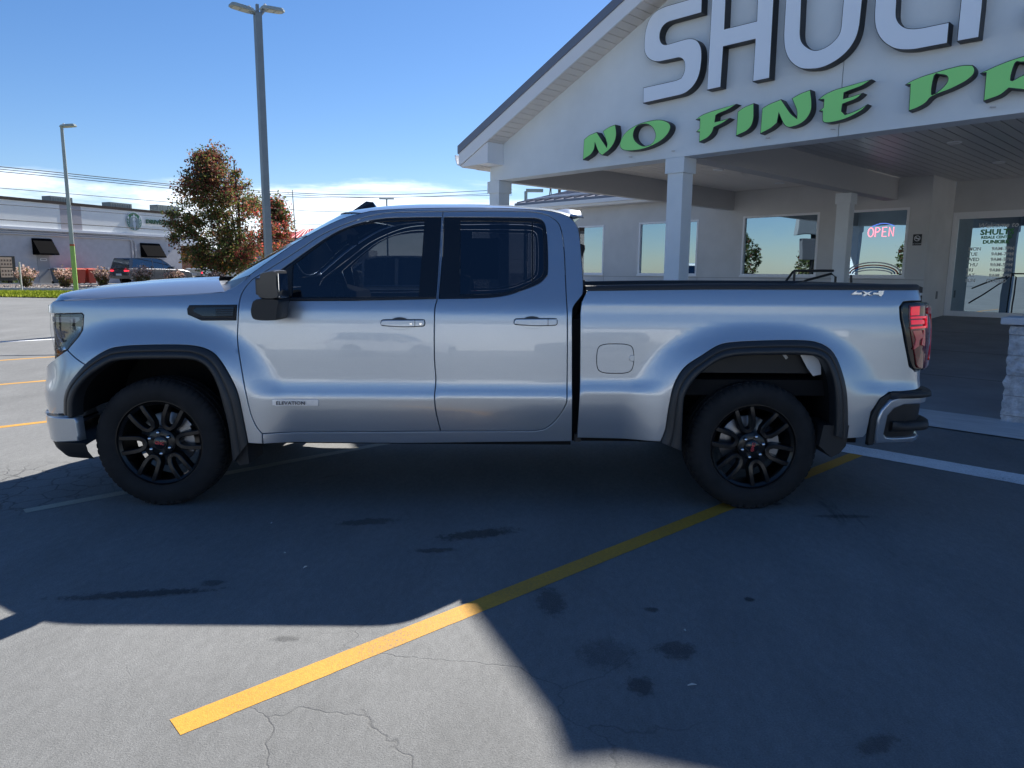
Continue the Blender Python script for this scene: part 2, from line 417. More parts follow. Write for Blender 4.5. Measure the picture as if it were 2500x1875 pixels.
# ---- outlines (metres: along the flank, height)
hood_edge = [(-.70, 1.288), (-.644, 1.290), (-.376, 1.305), (-.13, 1.319), (.109, 1.331), (.339, 1.346), (.426, 1.354), (.502, 1.390), (.553, 1.430), (.578, 1.457)]
dfe = crom([(.600, 1.430), (.559, 1.375), (.538, 1.312), (.529, 1.185), (.523, 1.10), (.527, 1.027), (.555, .870), (.577, .740), (.600, .615), (.630, .530), (.664, .480)], k=4)
split = crom([(1.771, 1.866), (1.767, 1.664), (1.757, 1.346), (1.742, 1.262), (1.738, 1.09), (1.739, .946), (1.747, .82), (1.739, .715), (1.750, .606), (1.774, .494)], k=4)
dtopF = crom([(.600, 1.430), (.836, 1.589), (1.021, 1.718), (1.211, 1.804), (1.356, 1.846), (1.504, 1.862), (1.771, 1.869)], k=4)
dtopR = crom([(1.771, 1.869), (2.102, 1.874), (2.302, 1.872), (2.402, 1.861), (2.471, 1.833), (2.520, 1.778), (2.543, 1.640), (2.552, 1.38), (2.560, 1.19), (2.564, .758), (2.556, .671), (2.503, .581), (2.436, .519), (2.368, .500)], k=4)
dboF = [(.664, .480), (1.1, .484), (1.774, .494)]; dboR = [(1.774, .494), (2.368, .500)]
screen = crom([(.578, 1.457), (.831, 1.648), (1.017, 1.762), (1.130, 1.818), (1.207, 1.844), (1.304, 1.869)], k=4)
roofe = crom([(1.304, 1.869), (1.5, 1.886), (1.85, 1.896), (2.15, 1.896), (2.38, 1.886), (2.50, 1.870), (2.581, 1.842)], k=4)
rear = crom([(2.581, 1.842), (2.622, 1.796), (2.643, 1.729), (2.654, 1.573), (2.660, 1.381), (2.640, 1.334), (2.602, 1.286), (2.591, 1.230), (2.594, 1.0), (2.600, .612), (2.604, .431)], k=4)
rb = [(2.604, .431), (1.523, .411), (.665, .413)]
front_door = dfe[::-1]+dtopF+split+dboF[::-1]
rear_door = split[::-1]+dtopR+dboR[::-1]
dloF = crom([(.764, 1.484), (.932, 1.614), (1.080, 1.718), (1.213, 1.779), (1.359, 1.815), (1.507, 1.826), (1.764, 1.831)], k=3)+[(1.7645, 1.60), (1.751, 1.323), (1.25, 1.309), (.805, 1.304)]
dloR = [(1.7785, 1.831), (2.10, 1.832)]+crom([(2.355, 1.830), (2.402, 1.818), (2.426, 1.778), (2.438, 1.669), (2.439, 1.494), (2.424, 1.455), (2.380, 1.417), (2.283, 1.378), (2.187, 1.347), (2.081, 1.332), (1.95, 1.326)], k=3)+[(1.7655, 1.323), (1.778, 1.60)]
glF = crom([(.846, 1.521), (1.007, 1.654), (1.138, 1.738), (1.272, 1.784), (1.459, 1.803), (1.655, 1.810)], k=3)+[(1.648, 1.566), (1.638, 1.333), (.858, 1.325)]
glR = [(1.886, 1.808), (2.337, 1.806), (2.339, 1.421)]+crom([(2.264, 1.388), (2.180, 1.367), (2.095, 1.353), (1.893, 1.349)], k=3)
qua = [(2.352, 1.806), (2.392, 1.799), (2.408, 1.770), (2.416, 1.66), (2.417, 1.50), (2.400, 1.462), (2.352, 1.431)]
arF_o = crom([(-.562, .595), (-.550, .699), (-.514, .777), (-.455, .848), (-.378, .925), (-.258, 1.0), (-.156, 1.021), (-.054, 1.028), (.116, 1.032), (.25, 1.028), (.35, 1.004), (.418, .951), (.485, .842), (.528, .732), (.554, .571), (.575, .42)], k=4)
arF_i = crom([(-.487, .582), (-.479, .667), (-.449, .745), (-.384, .822), (-.288, .892), (-.203, .934), (-.052, .946), (.219, .947), (.306, .931), (.365, .883), (.414, .787), (.448, .655), (.474, .5), (.486, .30)], k=4)
arR_o = crom([(3.152, .447), (3.180, .528), (3.196, .669), (3.222, .807), (3.282, .913), (3.385, .987), (3.489, 1.05), (3.594, 1.071), (3.804, 1.081), (4.016, 1.082), (4.123, 1.063), (4.198, 1.012), (4.25, .898), (4.288, .751), (4.31, .536), (4.31, .475)], k=4)
arR_i = crom([(3.277, .40), (3.275, .669), (3.287, .755), (3.345, .851), (3.416, .915), (3.508, .968), (3.643, .992), (4.011, .997), (4.118, .976), (4.167, .909), (4.2, .793), (4.219, .622), (4.226, .50)], k=4)
lampP = [(-.86, 1.207), (-.70, 1.209), (-.445, 1.218), (-.433, 1.206), (-.443, 1.115), (-.470, 1.074), (-.558, .992), (-.699, .919), (-.86, .86)]
tailP = crom([(4.620, 1.290), (4.640, 1.317), (4.70, 1.322), (4.86, 1.321), (4.94, 1.30), (4.965, 1.2), (4.945, 1.06), (4.905, .95), (4.85, .905), (4.763, .899), (4.712, .927), (4.66, 1.089), (4.628, 1.216)], closed=True, k=4)
both2 = lambda a: a
# ---- sheet metal
i0 = min(range(len(arF_o)), key=lambda i: math.dist(arF_o[i], (-.399, .905)))
fender = hood_edge+dfe+[(.664, .413)]+arF_o[i0:][::-1]+[(-.47, .942), (-.555, .990), (-.470, 1.074), (-.443, 1.115), (-.433, 1.206), (-.445, 1.218), (-.70, 1.209)]
panel('front_fender', fender, 'fender', paint, TR, res=.03)
bumper = [(-.86, .86), (-.699, .919), (-.555, .990), (-.47, .942)]+arF_o[:i0+1][::-1]+[(-.562, .595), (-.768, .573), (UMIN+.002, .573), (UMIN+.002, .66), (-1.02, .70), (-.93, .80)]
panel('front_bumper', bumper, 'fender', paint, TR, res=.035)
panel('bumper_corner', [(-.48, .578), (-.469, .425), (-.66, .405), (UMIN+.002, .40), (UMIN+.002, .571), (-.736, .571)], 'fender', paint, TR, d=-.022, thick=.07, res=.04, rnd=.008)
strip('air_dam', [[msurf(u, z, 'fender', dd) for u in [-.43-.05*i for i in range(22)]+[UMIN]] for z, dd in ((.415, -.015), (.36, .0), (.30, .05), (.285, .12))], blk, TR)
fdoors = panel('front_door', front_door, 'cab', paint, TR, holes=[dloF], res=.034)
rdoors = panel('rear_door', rear_door, 'cab', paint, TR, holes=[dloR], res=.034)
frame_poly = [(.590, 1.418)]+screen+roofe[1:]+rear[1:]+rb[1:]+[(.664, .480)]+[(a, b-.0) for a, b in dboF[1:]]+dboR[1:]+dtopR[::-1][1:]+dtopF[::-1][1:]
panel('cab_side', frame_poly, 'cab', paint, TR, res=.034)
bedtop = [(2.682, 1.380), (3.597, 1.398), (4.84, 1.400)]
bed = [(2.633, .455), (2.643, .819), (2.638, 1.24), (2.645, 1.307), (2.682, 1.380), (3.597, 1.398), (4.80, 1.402), (4.93, 1.392), (4.96, 1.34), (4.94, 1.325)]
tl_left = [(4.86, 1.327), (4.70, 1.328), (4.637, 1.323), (4.612, 1.292), (4.620, 1.216), (4.652, 1.089), (4.704, .925), (4.760, .892), (4.85, .897), (4.90, .93), (4.93, .90), (4.93, .80), (4.766, .775), (4.57, .763), (4.515, .726), (4.46, .64), (4.443, .506), (4.421, .480), (4.31, .475)]
bed = bed+tl_left+arR_o[::-1][1:]
panel('bed_side', bed, 'bed', paint, TR, res=.034)
# dark gap behind the cab, dark backing
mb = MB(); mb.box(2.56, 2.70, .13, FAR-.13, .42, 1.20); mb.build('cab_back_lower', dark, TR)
# ---- window frames and glass
def ringpanel(name, outer, inner, par, mt, d): return panel(name, outer, 'cab', mt, par, d=d, thick=.02, holes=inner, res=.05, gap=.001, rnd=.002)
wfF = ringpanel('window_frame', dloF, [glF], fdoors, gloss, .006)
wfR = ringpanel('window_frame', dloR, [glR, qua], rdoors, gloss, .006)
panel('window', glF, 'cab', tint_front, fdoors, d=.013, thick=.004, res=.05, gap=0, rnd=.001)
panel('window', glR, 'cab', tint_rear, rdoors, d=.013, thick=.004, res=.05, gap=0, rnd=.001)
panel('quarter_window', qua, 'cab', tint_rear, rdoors, d=.013, thick=.004, res=.05, gap=0, rnd=.001)
panel('belt_moulding', [(.80, 1.304), (1.25, 1.309), (1.75, 1.322), (1.75, 1.336), (1.25, 1.323), (.80, 1.318)], 'cab', blk, fdoors, d=-.003, thick=.012, gap=0)
panel('sail_panel', [(.775, 1.480), (.842, 1.524), (.852, 1.331), (.80, 1.331)], 'cab', blk, fdoors, d=-.002, thick=.02, gap=0)
# window label sheets seen behind the rear glass
mb = MB(); mb.box(1.95, 2.13, .30, .302, 1.44, 1.70); mb.build('price_sheet', mat('grey_paper', (.10, .12, .14), .7), TR)
# ---- roof, windscreen, hood
def off_side(X, z): return off(X, z, 'cab')
def zs_at(X):
    pl = screen+roofe[1:]
    if X <= pl[0][0]: return pl[0][1]
    for a, b in zip(pl[:-1], pl[1:]):
        if a[0] <= X <= b[0]: return a[1]+(b[1]-a[1])*(X-a[0])/(b[0]-a[0])
    return pl[-1][1]
zcx = [.2, .98, 1.1, 1.23, 1.45, 1.63, 1.9, 2.2, 2.45, 2.62]; zcz = [1.435, 1.875, 1.902, 1.922, 1.943, 1.951, 1.952, 1.945, 1.925, 1.893]
rows = []
for i in range(25):
    s_ = i/24; row = []
    for j in range(17):
        t = j/16; t = t**1.25
        xf = .98+.27*(1-t)**2; xr = 2.635-.054*(1-t)**2; X = xf+(xr-xf)*s_
        zc = interp(X, zcx, zcz); zs = min(zs_at(X), zc-.005); z = zc-(zc-zs)*(1-t)**3.2
        ys = off_side(X, zs_at(max(X, 1.25)))-.001; row.append((X, ys+(1.003-ys)*t, z))
    rows.append(row)
strip('roof', rows, paint, TR, flip=True)
ROOFR = rows[-1]
rows = []
for i in range(15):
    v = i/14; xs_ = .578+(1.25-.578)*v; zz = zs_at(xs_); row = []
    xc = .16+(.98-.16)*v; zc = 1.40+(1.875-1.40)*(v**.93); ys = off_side(xs_, zz)
    for j in range(13):
        t = j/12; row.append((xc+(xs_-xc)*(1-t)**2, ys+(1.003-ys)*t, zc+(zz-zc)*(1-t)**3.2))
    rows.append(row)
strip('windscreen', rows, glass('windscreen_glass', (.9, .95, 1), .10, (.35, .42, .42)), TR, flip=True)
def hood_z(X, t):
    zs = interp(X, [-.96, -.80, -.644, -.376, -.13, .109, .339, .44], [1.262, 1.280, 1.290, 1.305, 1.319, 1.331, 1.346, 1.356])
    zc = interp(X, [-.96, -.85, -.76, -.6, -.4, -.1, .2, .44], [1.285, 1.312, 1.335, 1.362, 1.387, 1.415, 1.432, 1.44])
    return zs+(zc-zs)*(1-(1-min(1, t*1.9))**2.6)+.012*ss((t-.42)/.08)
rows = []
for i in range(27):
    s_ = i/26; row = []
    for j in range(21):
        t = (j/20)**1.3
        # front edge follows the nose in plan
        best = None
        u0 = -.70+(UMIN+.70)*t; x0, y0, nx, ny = planpt(u0); o_ = .07 if t < .02 else .07
        xf = x0+nx*.080; yf = y0+ny*.080
        xr = .44-.28*(1-(1-t)**2); yr = .098+(1.003-.098)*t
        e = s_**.8; X = xf+(xr-xf)*e; Y = yf+(yr-yf)*min(1, e*1.6)
        z = hood_z(X, t); dfr = X-xf; z -= .085*math.exp(-dfr/.035)*(1 if t > .02 else .0)+.0
        row.append((X, Y, z))
    rows.append(row)
strip('hood', rows, paint, TR, flip=True)
# cowl with wipers
rows = []
for i in range(6):
    v = i/5; row = []
    for j in range(13):
        t = j/12; xa = .44-.28*(1-(1-t)**2); xb = .578-.418*(1-(1-t)**2); za = hood_z(xa, t)-.03; zb = 1.452-.05*(1-(1-t)**3)
        row.append((xa+(xb-xa)*v, .10+.03*v+(1.003-.11)*t, za+(zb-za)*v-.02*math.sin(v*math.pi)))
    rows.append(row)
strip('cowl', rows, mat('pale_cowl_plastic', (.12, .12, .125), .35), TR, flip=True)
for k in (0, 1):
    mb = MB(); mb.tube([(.43, .35+k*.75, 1.425), (.47, .6+k*.75, 1.475), (.44, .95+k*.75, 1.475)], .011); mb.build('wiper', blk, TR)
# cab rear wall, rear window, spoiler
strip('cab_rear_wall', [[(a, off(a, b, 'cab'), b) for a, b in rear], [(a+.008, off(a, b, 'cab')+.06, b) for a, b in rear], [(a+.015, 1.003, b) for a, b in rear]], paint, TR, flip=False)
strip('roof_lip', [ROOFR, [(p[0]+.004, p[1], p[2]-.03) for p in ROOFR], [(min(p[0], 2.62)-.01, p[1], 1.80) for p in ROOFR]], paint, TR, flip=True)
mb = MB(); mb.box(2.655, 2.69, .42, FAR-.42, 1.43, 1.78); mb.build('rear_window', tint_rear, TR)
rows = [[(2.50, y, 1.905-.05*(1-s)**2), (2.58, y, 1.918-.05*(1-s)**2), (2.665, y, 1.905-.045*(1-s)**2), (2.685, y, 1.868-.03*(1-s)**2), (2.660, y, 1.842), (2.60, y, 1.83)] for y, s in ((.43, 0), (.47, .35), (.6, .8), (1.003, 1))]
cx0 = [sum(p[i] for p in rows[0])/6 for i in range(3)]; rows = [[(cx0[0]+(p[0]-cx0[0])*.05, .415, cx0[2]+(p[2]-cx0[2])*.05) for p in rows[0]], [(cx0[0]+(p[0]-cx0[0])*.8, .42, cx0[2]+(p[2]-cx0[2])*.8) for p in rows[0]]]+rows
strip('rear_spoiler', rows, paint, TR, flip=True)
mb = MB()
mb.add([(1.00, .975, 1.885), (1.24, .96, 1.925), (1.24, 1.045, 1.925), (1.00, 1.03, 1.885), (1.15, .99, 1.99), (1.20, .99, 1.985), (1.20, 1.016, 1.985), (1.15, 1.016, 1.99)], [(0, 1, 5, 4), (1, 2, 6, 5), (2, 3, 7, 6), (3, 0, 4, 7), (4, 5, 6, 7)])
mb.build('shark_fin_antenna', gloss, TR)
mb = MB(); mb.tube([(.36, 1.93, 1.33), (.33, 1.94, 2.17)], [.006, .003]); mb.build('mast_antenna', blk, TR)
# ---- fascia: lamps and grille
def lin_(u, z): return .028*ss((-.62-u)/.22)+.03*ss((1.12-z)/.25)*ss((-.62-u)/.15)
hl = panel('headlight', lampP, 'fender', clear_lens, TR, dfn=lin_, thick=.004, res=.03)
for side, h in enumerate(hl):
    fl = (lambda v: (v[0], FAR-v[1], v[2])) if side else (lambda v: v)
    def inner(nm, pl, dd, mt, th=.01):
        o = panel(nm, pl, 'fender', mt, (h, h), dfn=lambda u, z: dd+lin_(u, z), thick=th, both=True, gap=0, rnd=.001)
        bpy.data.objects.remove(o[1-side])
    inner('lamp_housing', lampP, .024, mat('lamp_black', (.02, .022, .025), .3), .02)
    inner('running_light', [(-.75, 1.19), (-.47, 1.195), (-.47, 1.172), (-.50, 1.158), (-.75, 1.158)], .007, mat('running_light_lens', (.45, .42, .45), .1, coat=1), .03)
    inner('reflector', [(-.74, 1.135), (-.47, 1.135), (-.47, 1.11), (-.56, 1.03), (-.60, 1.02)], .016, mat('lamp_reflector', (.30, .36, .44), .12, .9), .02)
    inner('chrome_blade', [(-.76, 1.15), (-.72, 1.15), (-.60, .99), (-.63, .975)], .009, chrome, .03)
    inner('chrome_blade', [(-.72, 1.08), (-.70, 1.08), (-.64, .965), (-.665, .96)], .008, chrome, .03)
    inner('side_marker', [(-.70, .985), (-.66, .985), (-.62, .97), (-.69, .935)], .006, amber, .02)
panel('nose_trim', [(-.702, 1.209), (-.702, 1.287), (-.80, 1.262), (UMIN+.01, 1.255), (UMIN+.01, 1.209)], 'fender', paint, TR, dfn=lambda u, z: .004+.5*lin_(u, z), thick=.03)
strip('grille', [[msurf(u, z, 'fender', .105+.01*(k % 2)) for u in [-.86-.02*i for i in range(26)]+[UMIN]] for k, z in enumerate([.66+.027*i for i in range(21)])], mat('black_grille', (.015, .015, .016), .3), TR)
panel('grille_surround', [(-.86, 1.21), (-.86, .86), (-.93, .80), (-1.02, .70), (-1.04, .72), (-.955, .82), (-.89, .88), (-.89, 1.21)], 'fender', gloss, TR, d=.05, thick=.05, gap=0)
# ---- black arch flares, liners, flaps
def pathresample(P, n):
    L = [0]
    for a, b in zip(P[:-1], P[1:]): L.append(L[-1]+math.dist(a, b))
    o = []; k = 0
    for i in range(n):
        s = L[-1]*i/(n-1)
        while k < len(L)-2 and L[k+1] < s: k += 1
        t = (s-L[k])/(L[k+1]-L[k]); o.append((P[k][0]+(P[k+1][0]-P[k][0])*t, P[k][1]+(P[k+1][1]-P[k][1])*t))
    return o
def flare(oo, ii, kind, cx):
    o_, i_ = pathresample(oo, 60), pathresample(ii, 60)
    prof = [(0, .012), (0, -.012), (.04, -.019), (.30, -.028), (.42, -.031), (.44, -.026), (.47, -.026), (.49, -.032), (.80, -.040), (.96, -.036), (1.0, -.026), (1.0, .03), (1.0, .06)]
    rows = [[msurf(a[0]+(b[0]-a[0])*t, a[1]+(b[1]-a[1])*t, kind)*1.0+Vector((0, 0, 0)) for t, dd in prof] for a, b in zip(o_, i_)]
    # common base offset at the lip so that the flare stands off the sheet metal evenly
    rows = []
    for a, b in zip(o_, i_):
        base = off(a[0], a[1], kind); r_ = []
        for t, dd in prof:
            u, z = a[0]+(b[0]-a[0])*t, a[1]+(b[1]-a[1])*t; x, y, nx, ny = planpt(u); q = base+dd; r_.append((x+nx*q, y+ny*q, z))
        rows.append(r_)
    strip('wheel_arch_flare', rows, flare_m, TR, flip=True)
    lin = []
    for b in i_:
        x, y, nx, ny = planpt(b[0]); r_ = []
        for dep, k in ((.03, 0), (.12, .01), (.30, .02), (.62, .02)): r_.append((x+(x-cx)*k, .0+dep, b[1]+(b[1]-.4)*k+k))
        lin.append(r_)
    return lin
lF = flare(arF_o, arF_i, 'fender', 0.)
lR = flare(arR_o, arR_i, 'bed', 3.747)
strip('wheel_arch_liner', lF, dark, TR, flip=True)
strip('wheel_arch_liner', [r_ for r_ in lR], dark, TR, flip=True)
for ctr in (0., 3.747):
    mb = MB(); mb.box(ctr-.62, ctr+.62, .60, FAR-.60, .30, .95); mb.build('axle_housing', dark, TR)
def flap(x0, x1, z0, z1, zt):
    mb = MB(); mb.prism([(x0, zt), (x1, zt), (x1+.012, z1), (x0+(x1-x0)*.3, z0-.0), (x0, z0+.03)], .0, .26); o = mb.build('mud_flap', blk, TR); mirror_obj(o)
flap(.488, .560, .275, .285, .47)
mb = MB(); mb.prism([(4.212, .56), (4.318, .56), (4.308, .43), (4.27, .38), (4.222, .355), (4.14, .43), (4.16, .56)], -.018, .25); o = mb.build('mud_flap', blk, TR); mirror_obj(o)
# bed inner panel showing through the rear arch, with its flange
mb = MB(); mb.box(3.30, 4.14, .20, .24, .90, 1.02); o = mb.build('bed_inner_panel', mat('grey_primer', (.62, .63, .64), .5), TR); mirror_obj(o)
mb = MB(); mb.prism([(3.30, .930), (4.05, .942), (4.05, .905), (3.93, .903), (3.92, .888), (3.88, .888), (3.865, .903), (3.73, .903), (3.715, .886), (3.675, .886), (3.66, .902), (3.42, .897), (3.37, .896), (3.36, .88), (3.31, .88)], .17, .195); o = mb.build('bed_flange', mat('grey_flange', (.75, .77, .8), .45), TR); mirror_obj(o)
mb = MB()
for x in (3.53, 3.71): mb.tube([(x, .195, 1.01), (x, .195, .955), (x-.06, .195, .950)], .007)
mb.tube([(3.93, .185, 1.01), (3.975, .185, .955)], .024); o = mb.build('bed_rib', mat('grey_primer', (.62, .63, .64), .5), TR); mirror_obj(o)
mb = MB(); mb.prism([(4.03, 1.0), (4.17, .97), (4.18, .86), (4.13, .85), (4.09, .90)], .12, .125); o = mb.build('arch_gusset', mat('grey_flange', (.75, .77, .8), .45), TR); mirror_obj(o)
# ---- underbody
mb = MB(); mb.box(.55, 2.62, .20, FAR-.20, .40, .47); mb.box(-.5, 4.6, .45, .62, .34, .52); mb.box(-.5, 4.6, FAR-.62, FAR-.45, .34, .52); mb.box(2.62, 4.80, .14, FAR-.14, .72, .82)
mb.box(.62, 2.6, .11, .13, .395, .42)
for xx in (0, 3.747): mb.tube([(xx, .35, .40), (xx, FAR-.35, .40)], .06, 10)
mb.tube([(2.7, .8, .36), (3.3, .6, .40), (4.5, .5, .42)], .04); mb.build('chassis', dark, TR)
mb = MB(); mb.box(2.62, 2.66, .07, .12, .425, .475); o = mb.build('body_mount', blk, TR); mirror_obj(o)
# ---- bed inside, rails, tailgate
mb = MB(); mb.box(2.70, 4.80, .17, FAR-.17, .86, .88); mb.box(2.70, 2.73, .17, FAR-.17, .88, 1.36); mb.box(2.73, 4.80, .165, .18, .88, 1.36); mb.box(2.73, 4.80, FAR-.18, FAR-.165, .88, 1.36)
mb.build('bed_liner', blk, TR)
rail = []
for u in [2.672+.05*i for i in range(43)]+[4.80, 4.83]:
    zt = interp(u, [2.67, 3.6, 4.84], [1.378, 1.396, 1.400]); x, y, nx, ny = planpt(u); r_ = []
    for dd, dz in ((.080, -.004), (.080, .016), (.088, .026), (.10, .030), (.175, .030), (.185, .024), (.19, -.03)): r_.append((x+nx*dd*(1 if dd < .15 or u < 4.6 else 1), y+ny*dd, zt+dz))
    rail.append(r_)
strip('bed_rail_cap', rail, blk, TR, flip=True)
mb = MB(); mb.cbox(4.72, 4.80, .17, FAR-.17, .80, 1.375, .012); tg = mb.build('tailgate', paint, TR, smooth=False)
mb = MB(); mb.prism([(4.62, 1.405), (4.70, 1.425), (4.78, 1.425), (4.825, 1.41), (4.825, 1.375), (4.62, 1.385)], .21, FAR-.21); mb.build('tailgate_cap', blk, TR)
mb = MB(); mb.box(4.80, 4.812, .85, 1.16, 1.16, 1.23); mb.build('tailgate_handle', gloss, TR)
# ---- tail lights
def tbul(u, z): return -.032*ss((u-4.70)/.16)
tl = panel('tail_light', tailP, 'bed', gloss, TR, dfn=lambda u, z: -.006+tbul(u, z), thick=.06, res=.03, rnd=.008)
for side, h in enumerate(tl):
    def inn(nm, pl, dd, mt, th=.02, rn=.004):
        o = panel(nm, pl, 'bed', mt, (h, h), dfn=lambda u, z: dd+tbul(u, z), thick=th, both=True, gap=0, rnd=rn, res=.03); bpy.data.objects.remove(o[1-side])
    inn('red_lens', crom([(4.672, 1.295), (4.70, 1.302), (4.86, 1.305), (4.925, 1.285), (4.95, 1.2), (4.93, 1.06), (4.89, .955), (4.83, .918), (4.755, .918), (4.73, .99), (4.692, 1.12), (4.675, 1.22)], closed=True, k=3), -.014, dkred_lens, .03)
    bright = mat('lit_red_lens', (.85, .012, .03), .1, coat=1., emit=(.9, .01, .03), es=.22)
    inn('lamp_bar', [(4.680, 1.292), (4.745, 1.298), (4.745, 1.243), (4.680, 1.240)], -.020, bright, .01, .002)
    inn('lamp_bar', [(4.68, 1.233), (4.80, 1.238), (4.80, 1.165), (4.685, 1.158), (4.685, 1.17), (4.79, 1.178), (4.79, 1.224), (4.68, 1.220)], -.021, bright, .01, .001)
    inn('lamp_bar', [(4.684, 1.212), (4.78, 1.215), (4.78, 1.188), (4.686, 1.184)], -.018, bright, .01, .001)
    inn('reflector', [(4.70, 1.145), (4.76, 1.150), (4.775, 1.11), (4.75, 1.09), (4.745, 1.05), (4.712, 1.03), (4.725, 1.09)], -.019, mat('lamp_pink', (.80, .10, .10), .15, coat=1.), .01, .001)
    inn('reflector', [(4.775, 1.15), (4.785, 1.15), (4.79, 1.05), (4.765, 1.06)], -.019, mat('lamp_pink', (.80, .10, .10), .15, coat=1.), .01, .001)
    inn('lamp_bar', [(4.81, 1.29), (4.90, 1.285), (4.925, 1.18), (4.90, 1.04), (4.85, .96), (4.84, .97), (4.87, 1.06), (4.88, 1.18), (4.86, 1.25), (4.81, 1.25)], -.018, red_lens, .01, .001)
# ---- rear bumper: black pad, painted frame, black step pocket
panel('rear_bumper', [(4.505, .438), (4.498, .50), (4.500, .60), (4.515, .655), (4.57, .722), (4.62, .737), (UMAX-.001, .745), (UMAX-.001, .692), (4.66, .688), (4.60, .665), (4.565, .62), (4.556, .50), (4.575, .480), (4.62, .475), (UMAX-.001, .50), (UMAX-.001, .455), (4.60, .437)], 'bed', paint, TR, d=-.028, thick=.05, res=.035, gap=0, rnd=.012)
panel('step_pocket', [(4.545, .46), (4.555, .62), (4.60, .68), (4.66, .70), (UMAX-.001, .70), (UMAX-.001, .47)], 'bed', blk, TR, d=.0, thick=.03, gap=0)
panel('bumper_edge', [(4.455, .43), (4.460, .61), (4.51, .725), (4.59, .772), (UMAX-.001, .772), (UMAX-.001, .74), (4.61, .740), (4.555, .715), (4.508, .65), (4.494, .60), (4.496, .43)], 'bed', blk, TR, d=-.012, thick=.04, gap=0)
st = []
for u in [4.57+.02*i for i in range(24)]:
    x, y, nx, ny = planpt(u); w = ss((u-4.57)/.10)
    st.append([(x+nx*dd, y+ny*dd, zz) for dd, zz in ((.06, .768), (-.028*w-.0, .770), (-.036*w, .760), (-.040*w, .738), (-.02, .730))])
strip('bumper_pad', st, blk, TR, flip=True)
st = []
for i in range(24):
    u = 4.60+.02*i; x, y, nx, ny = planpt(u); w = ss((u-4.60)/.08); rg = .004*(i % 2)
    st.append([(x+nx*dd, y+ny*dd, zz) for dd, zz in ((.05, .575), (-.01*w, .578+rg), (-.034*w, .572+rg), (-.040*w, .552), (-.04*w, .53), (.03, .51))])
strip('bumper_step', st, blk, TR, flip=True)
# ---- handles, badges, vent, fuel door
def handle(x0, x1, z, dr, lock):
    xm = x0+(x1-x0)*(.43 if lock else .42)
    cup = crom([(xm-.075, z+.003), (xm-.045, z+.032), (xm, z+.040), (xm+.045, z+.032), (xm+.075, z+.003), (xm+.045, z-.034), (xm, z-.042), (xm-.045, z-.034)], closed=True, k=4)
    cps = panel('handle_cup', cup, 'cab', paint, dr, d=-.0015, thick=.006, gap=0, rnd=.0015)
    # shade of the finger recess, painted as a flat dark patch above the bar
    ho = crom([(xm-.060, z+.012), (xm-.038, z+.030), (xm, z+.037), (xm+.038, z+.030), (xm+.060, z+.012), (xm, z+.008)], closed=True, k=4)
    panel('finger_recess_shade', ho, 'cab', mat('recess_shade', (.035, .04, .045), .5), dr, d=-.003, thick=.004, gap=0, rnd=.0005)
    out = crom([(x0, z), (x0+.006, z+.018), (x0+.03, z+.024), ((x0+x1)/2, z+.026), (x1-.02, z+.026), (x1-.004, z+.02), (x1, z), (x1-.006, z-.016), (x1-.03, z-.021), ((x0+x1)/2, z-.024), (x0+.02, z-.018), (x0+.004, z-.012)], closed=True, k=4)
    panel('handle_seat', out, 'cab', gloss, dr, d=-.005, thick=.008, gap=0, rnd=.002)
    def bow(u, z_): return -.012-.024*math.sin(max(0, min(1, (u-x0)/(x1-x0)))*math.pi)**.6
    hb = panel('door_handle', inset(out, .004), 'cab', paint, dr, thick=.014, gap=0, rnd=.005, dfn=bow, res=.02)
    if lock:
        panel('lock', crom([(x1-.036, z), (x1-.026, z+.009), (x1-.016, z), (x1-.026, z-.009)], closed=True, k=4), 'cab', chrome, dr, d=-.034, thick=.02, gap=0, rnd=.001)
        panel('entry_button', crom([(x1-.094, z), (x1-.084, z+.006), (x1-.074, z), (x1-.084, z-.006)], closed=True, k=4), 'cab', chrome, dr, d=-.042, thick=.02, gap=0, rnd=.001)
    panel('seam', [(x1-.062, z+.024), (x1-.0595, z+.024), (x1-.0595, z-.02), (x1-.062, z-.02)], 'cab', gloss, dr, d=-.036, thick=.004, gap=0, rnd=.0004)
handle(1.408, 1.684, 1.171, fdoors, True); handle(2.228, 2.500, 1.183, rdoors, False)
vp = [(.218, 1.250), (.232, 1.273), (.524, 1.278), (.518, 1.181), (.305, 1.179), (.222, 1.215)]
vent = panel('side_vent', vp, 'fender', blk, TR, d=-.012, thick=.03, gap=0, rnd=.006)
panel('vent_inset', [(.262, 1.250), (.285, 1.262), (.512, 1.266), (.507, 1.205), (.32, 1.205), (.262, 1.232)], 'fender', gloss, vent, d=-.018, thick=.01, gap=0, rnd=.002)
for k in range(4): panel('vent_slat', [(.40, 1.250-.013*k), (.508, 1.252-.013*k), (.508, 1.246-.013*k), (.40, 1.244-.013*k)], 'fender', blk, vent, d=-.023, thick=.008, gap=0, rnd=.001)
panel('vent_lip', [(.27, 1.20), (.32, 1.192), (.512, 1.194), (.51, 1.183), (.31, 1.182)], 'fender', blk, vent, d=-.022, thick=.01, gap=0, rnd=.003)
fz = crom([(2.742, .963), (2.752, 1.03), (2.79, 1.052), (2.86, 1.056), (2.93, 1.052), (2.967, 1.03), (2.978, .963), (2.967, .895), (2.93, .872), (2.86, .868), (2.79, .872), (2.752, .895)], closed=True, k=5)
fd = panel('fuel_door', fz, 'bed', mat('panel_gap', (.01, .012, .014), .6), TR, d=-.0010, thick=.004, gap=0, rnd=.0003)
panel('fuel_door_skin', inset(fz, .0045), 'bed', paint, fd, d=-.0022, thick=.002, gap=0, rnd=.001, res=.03)
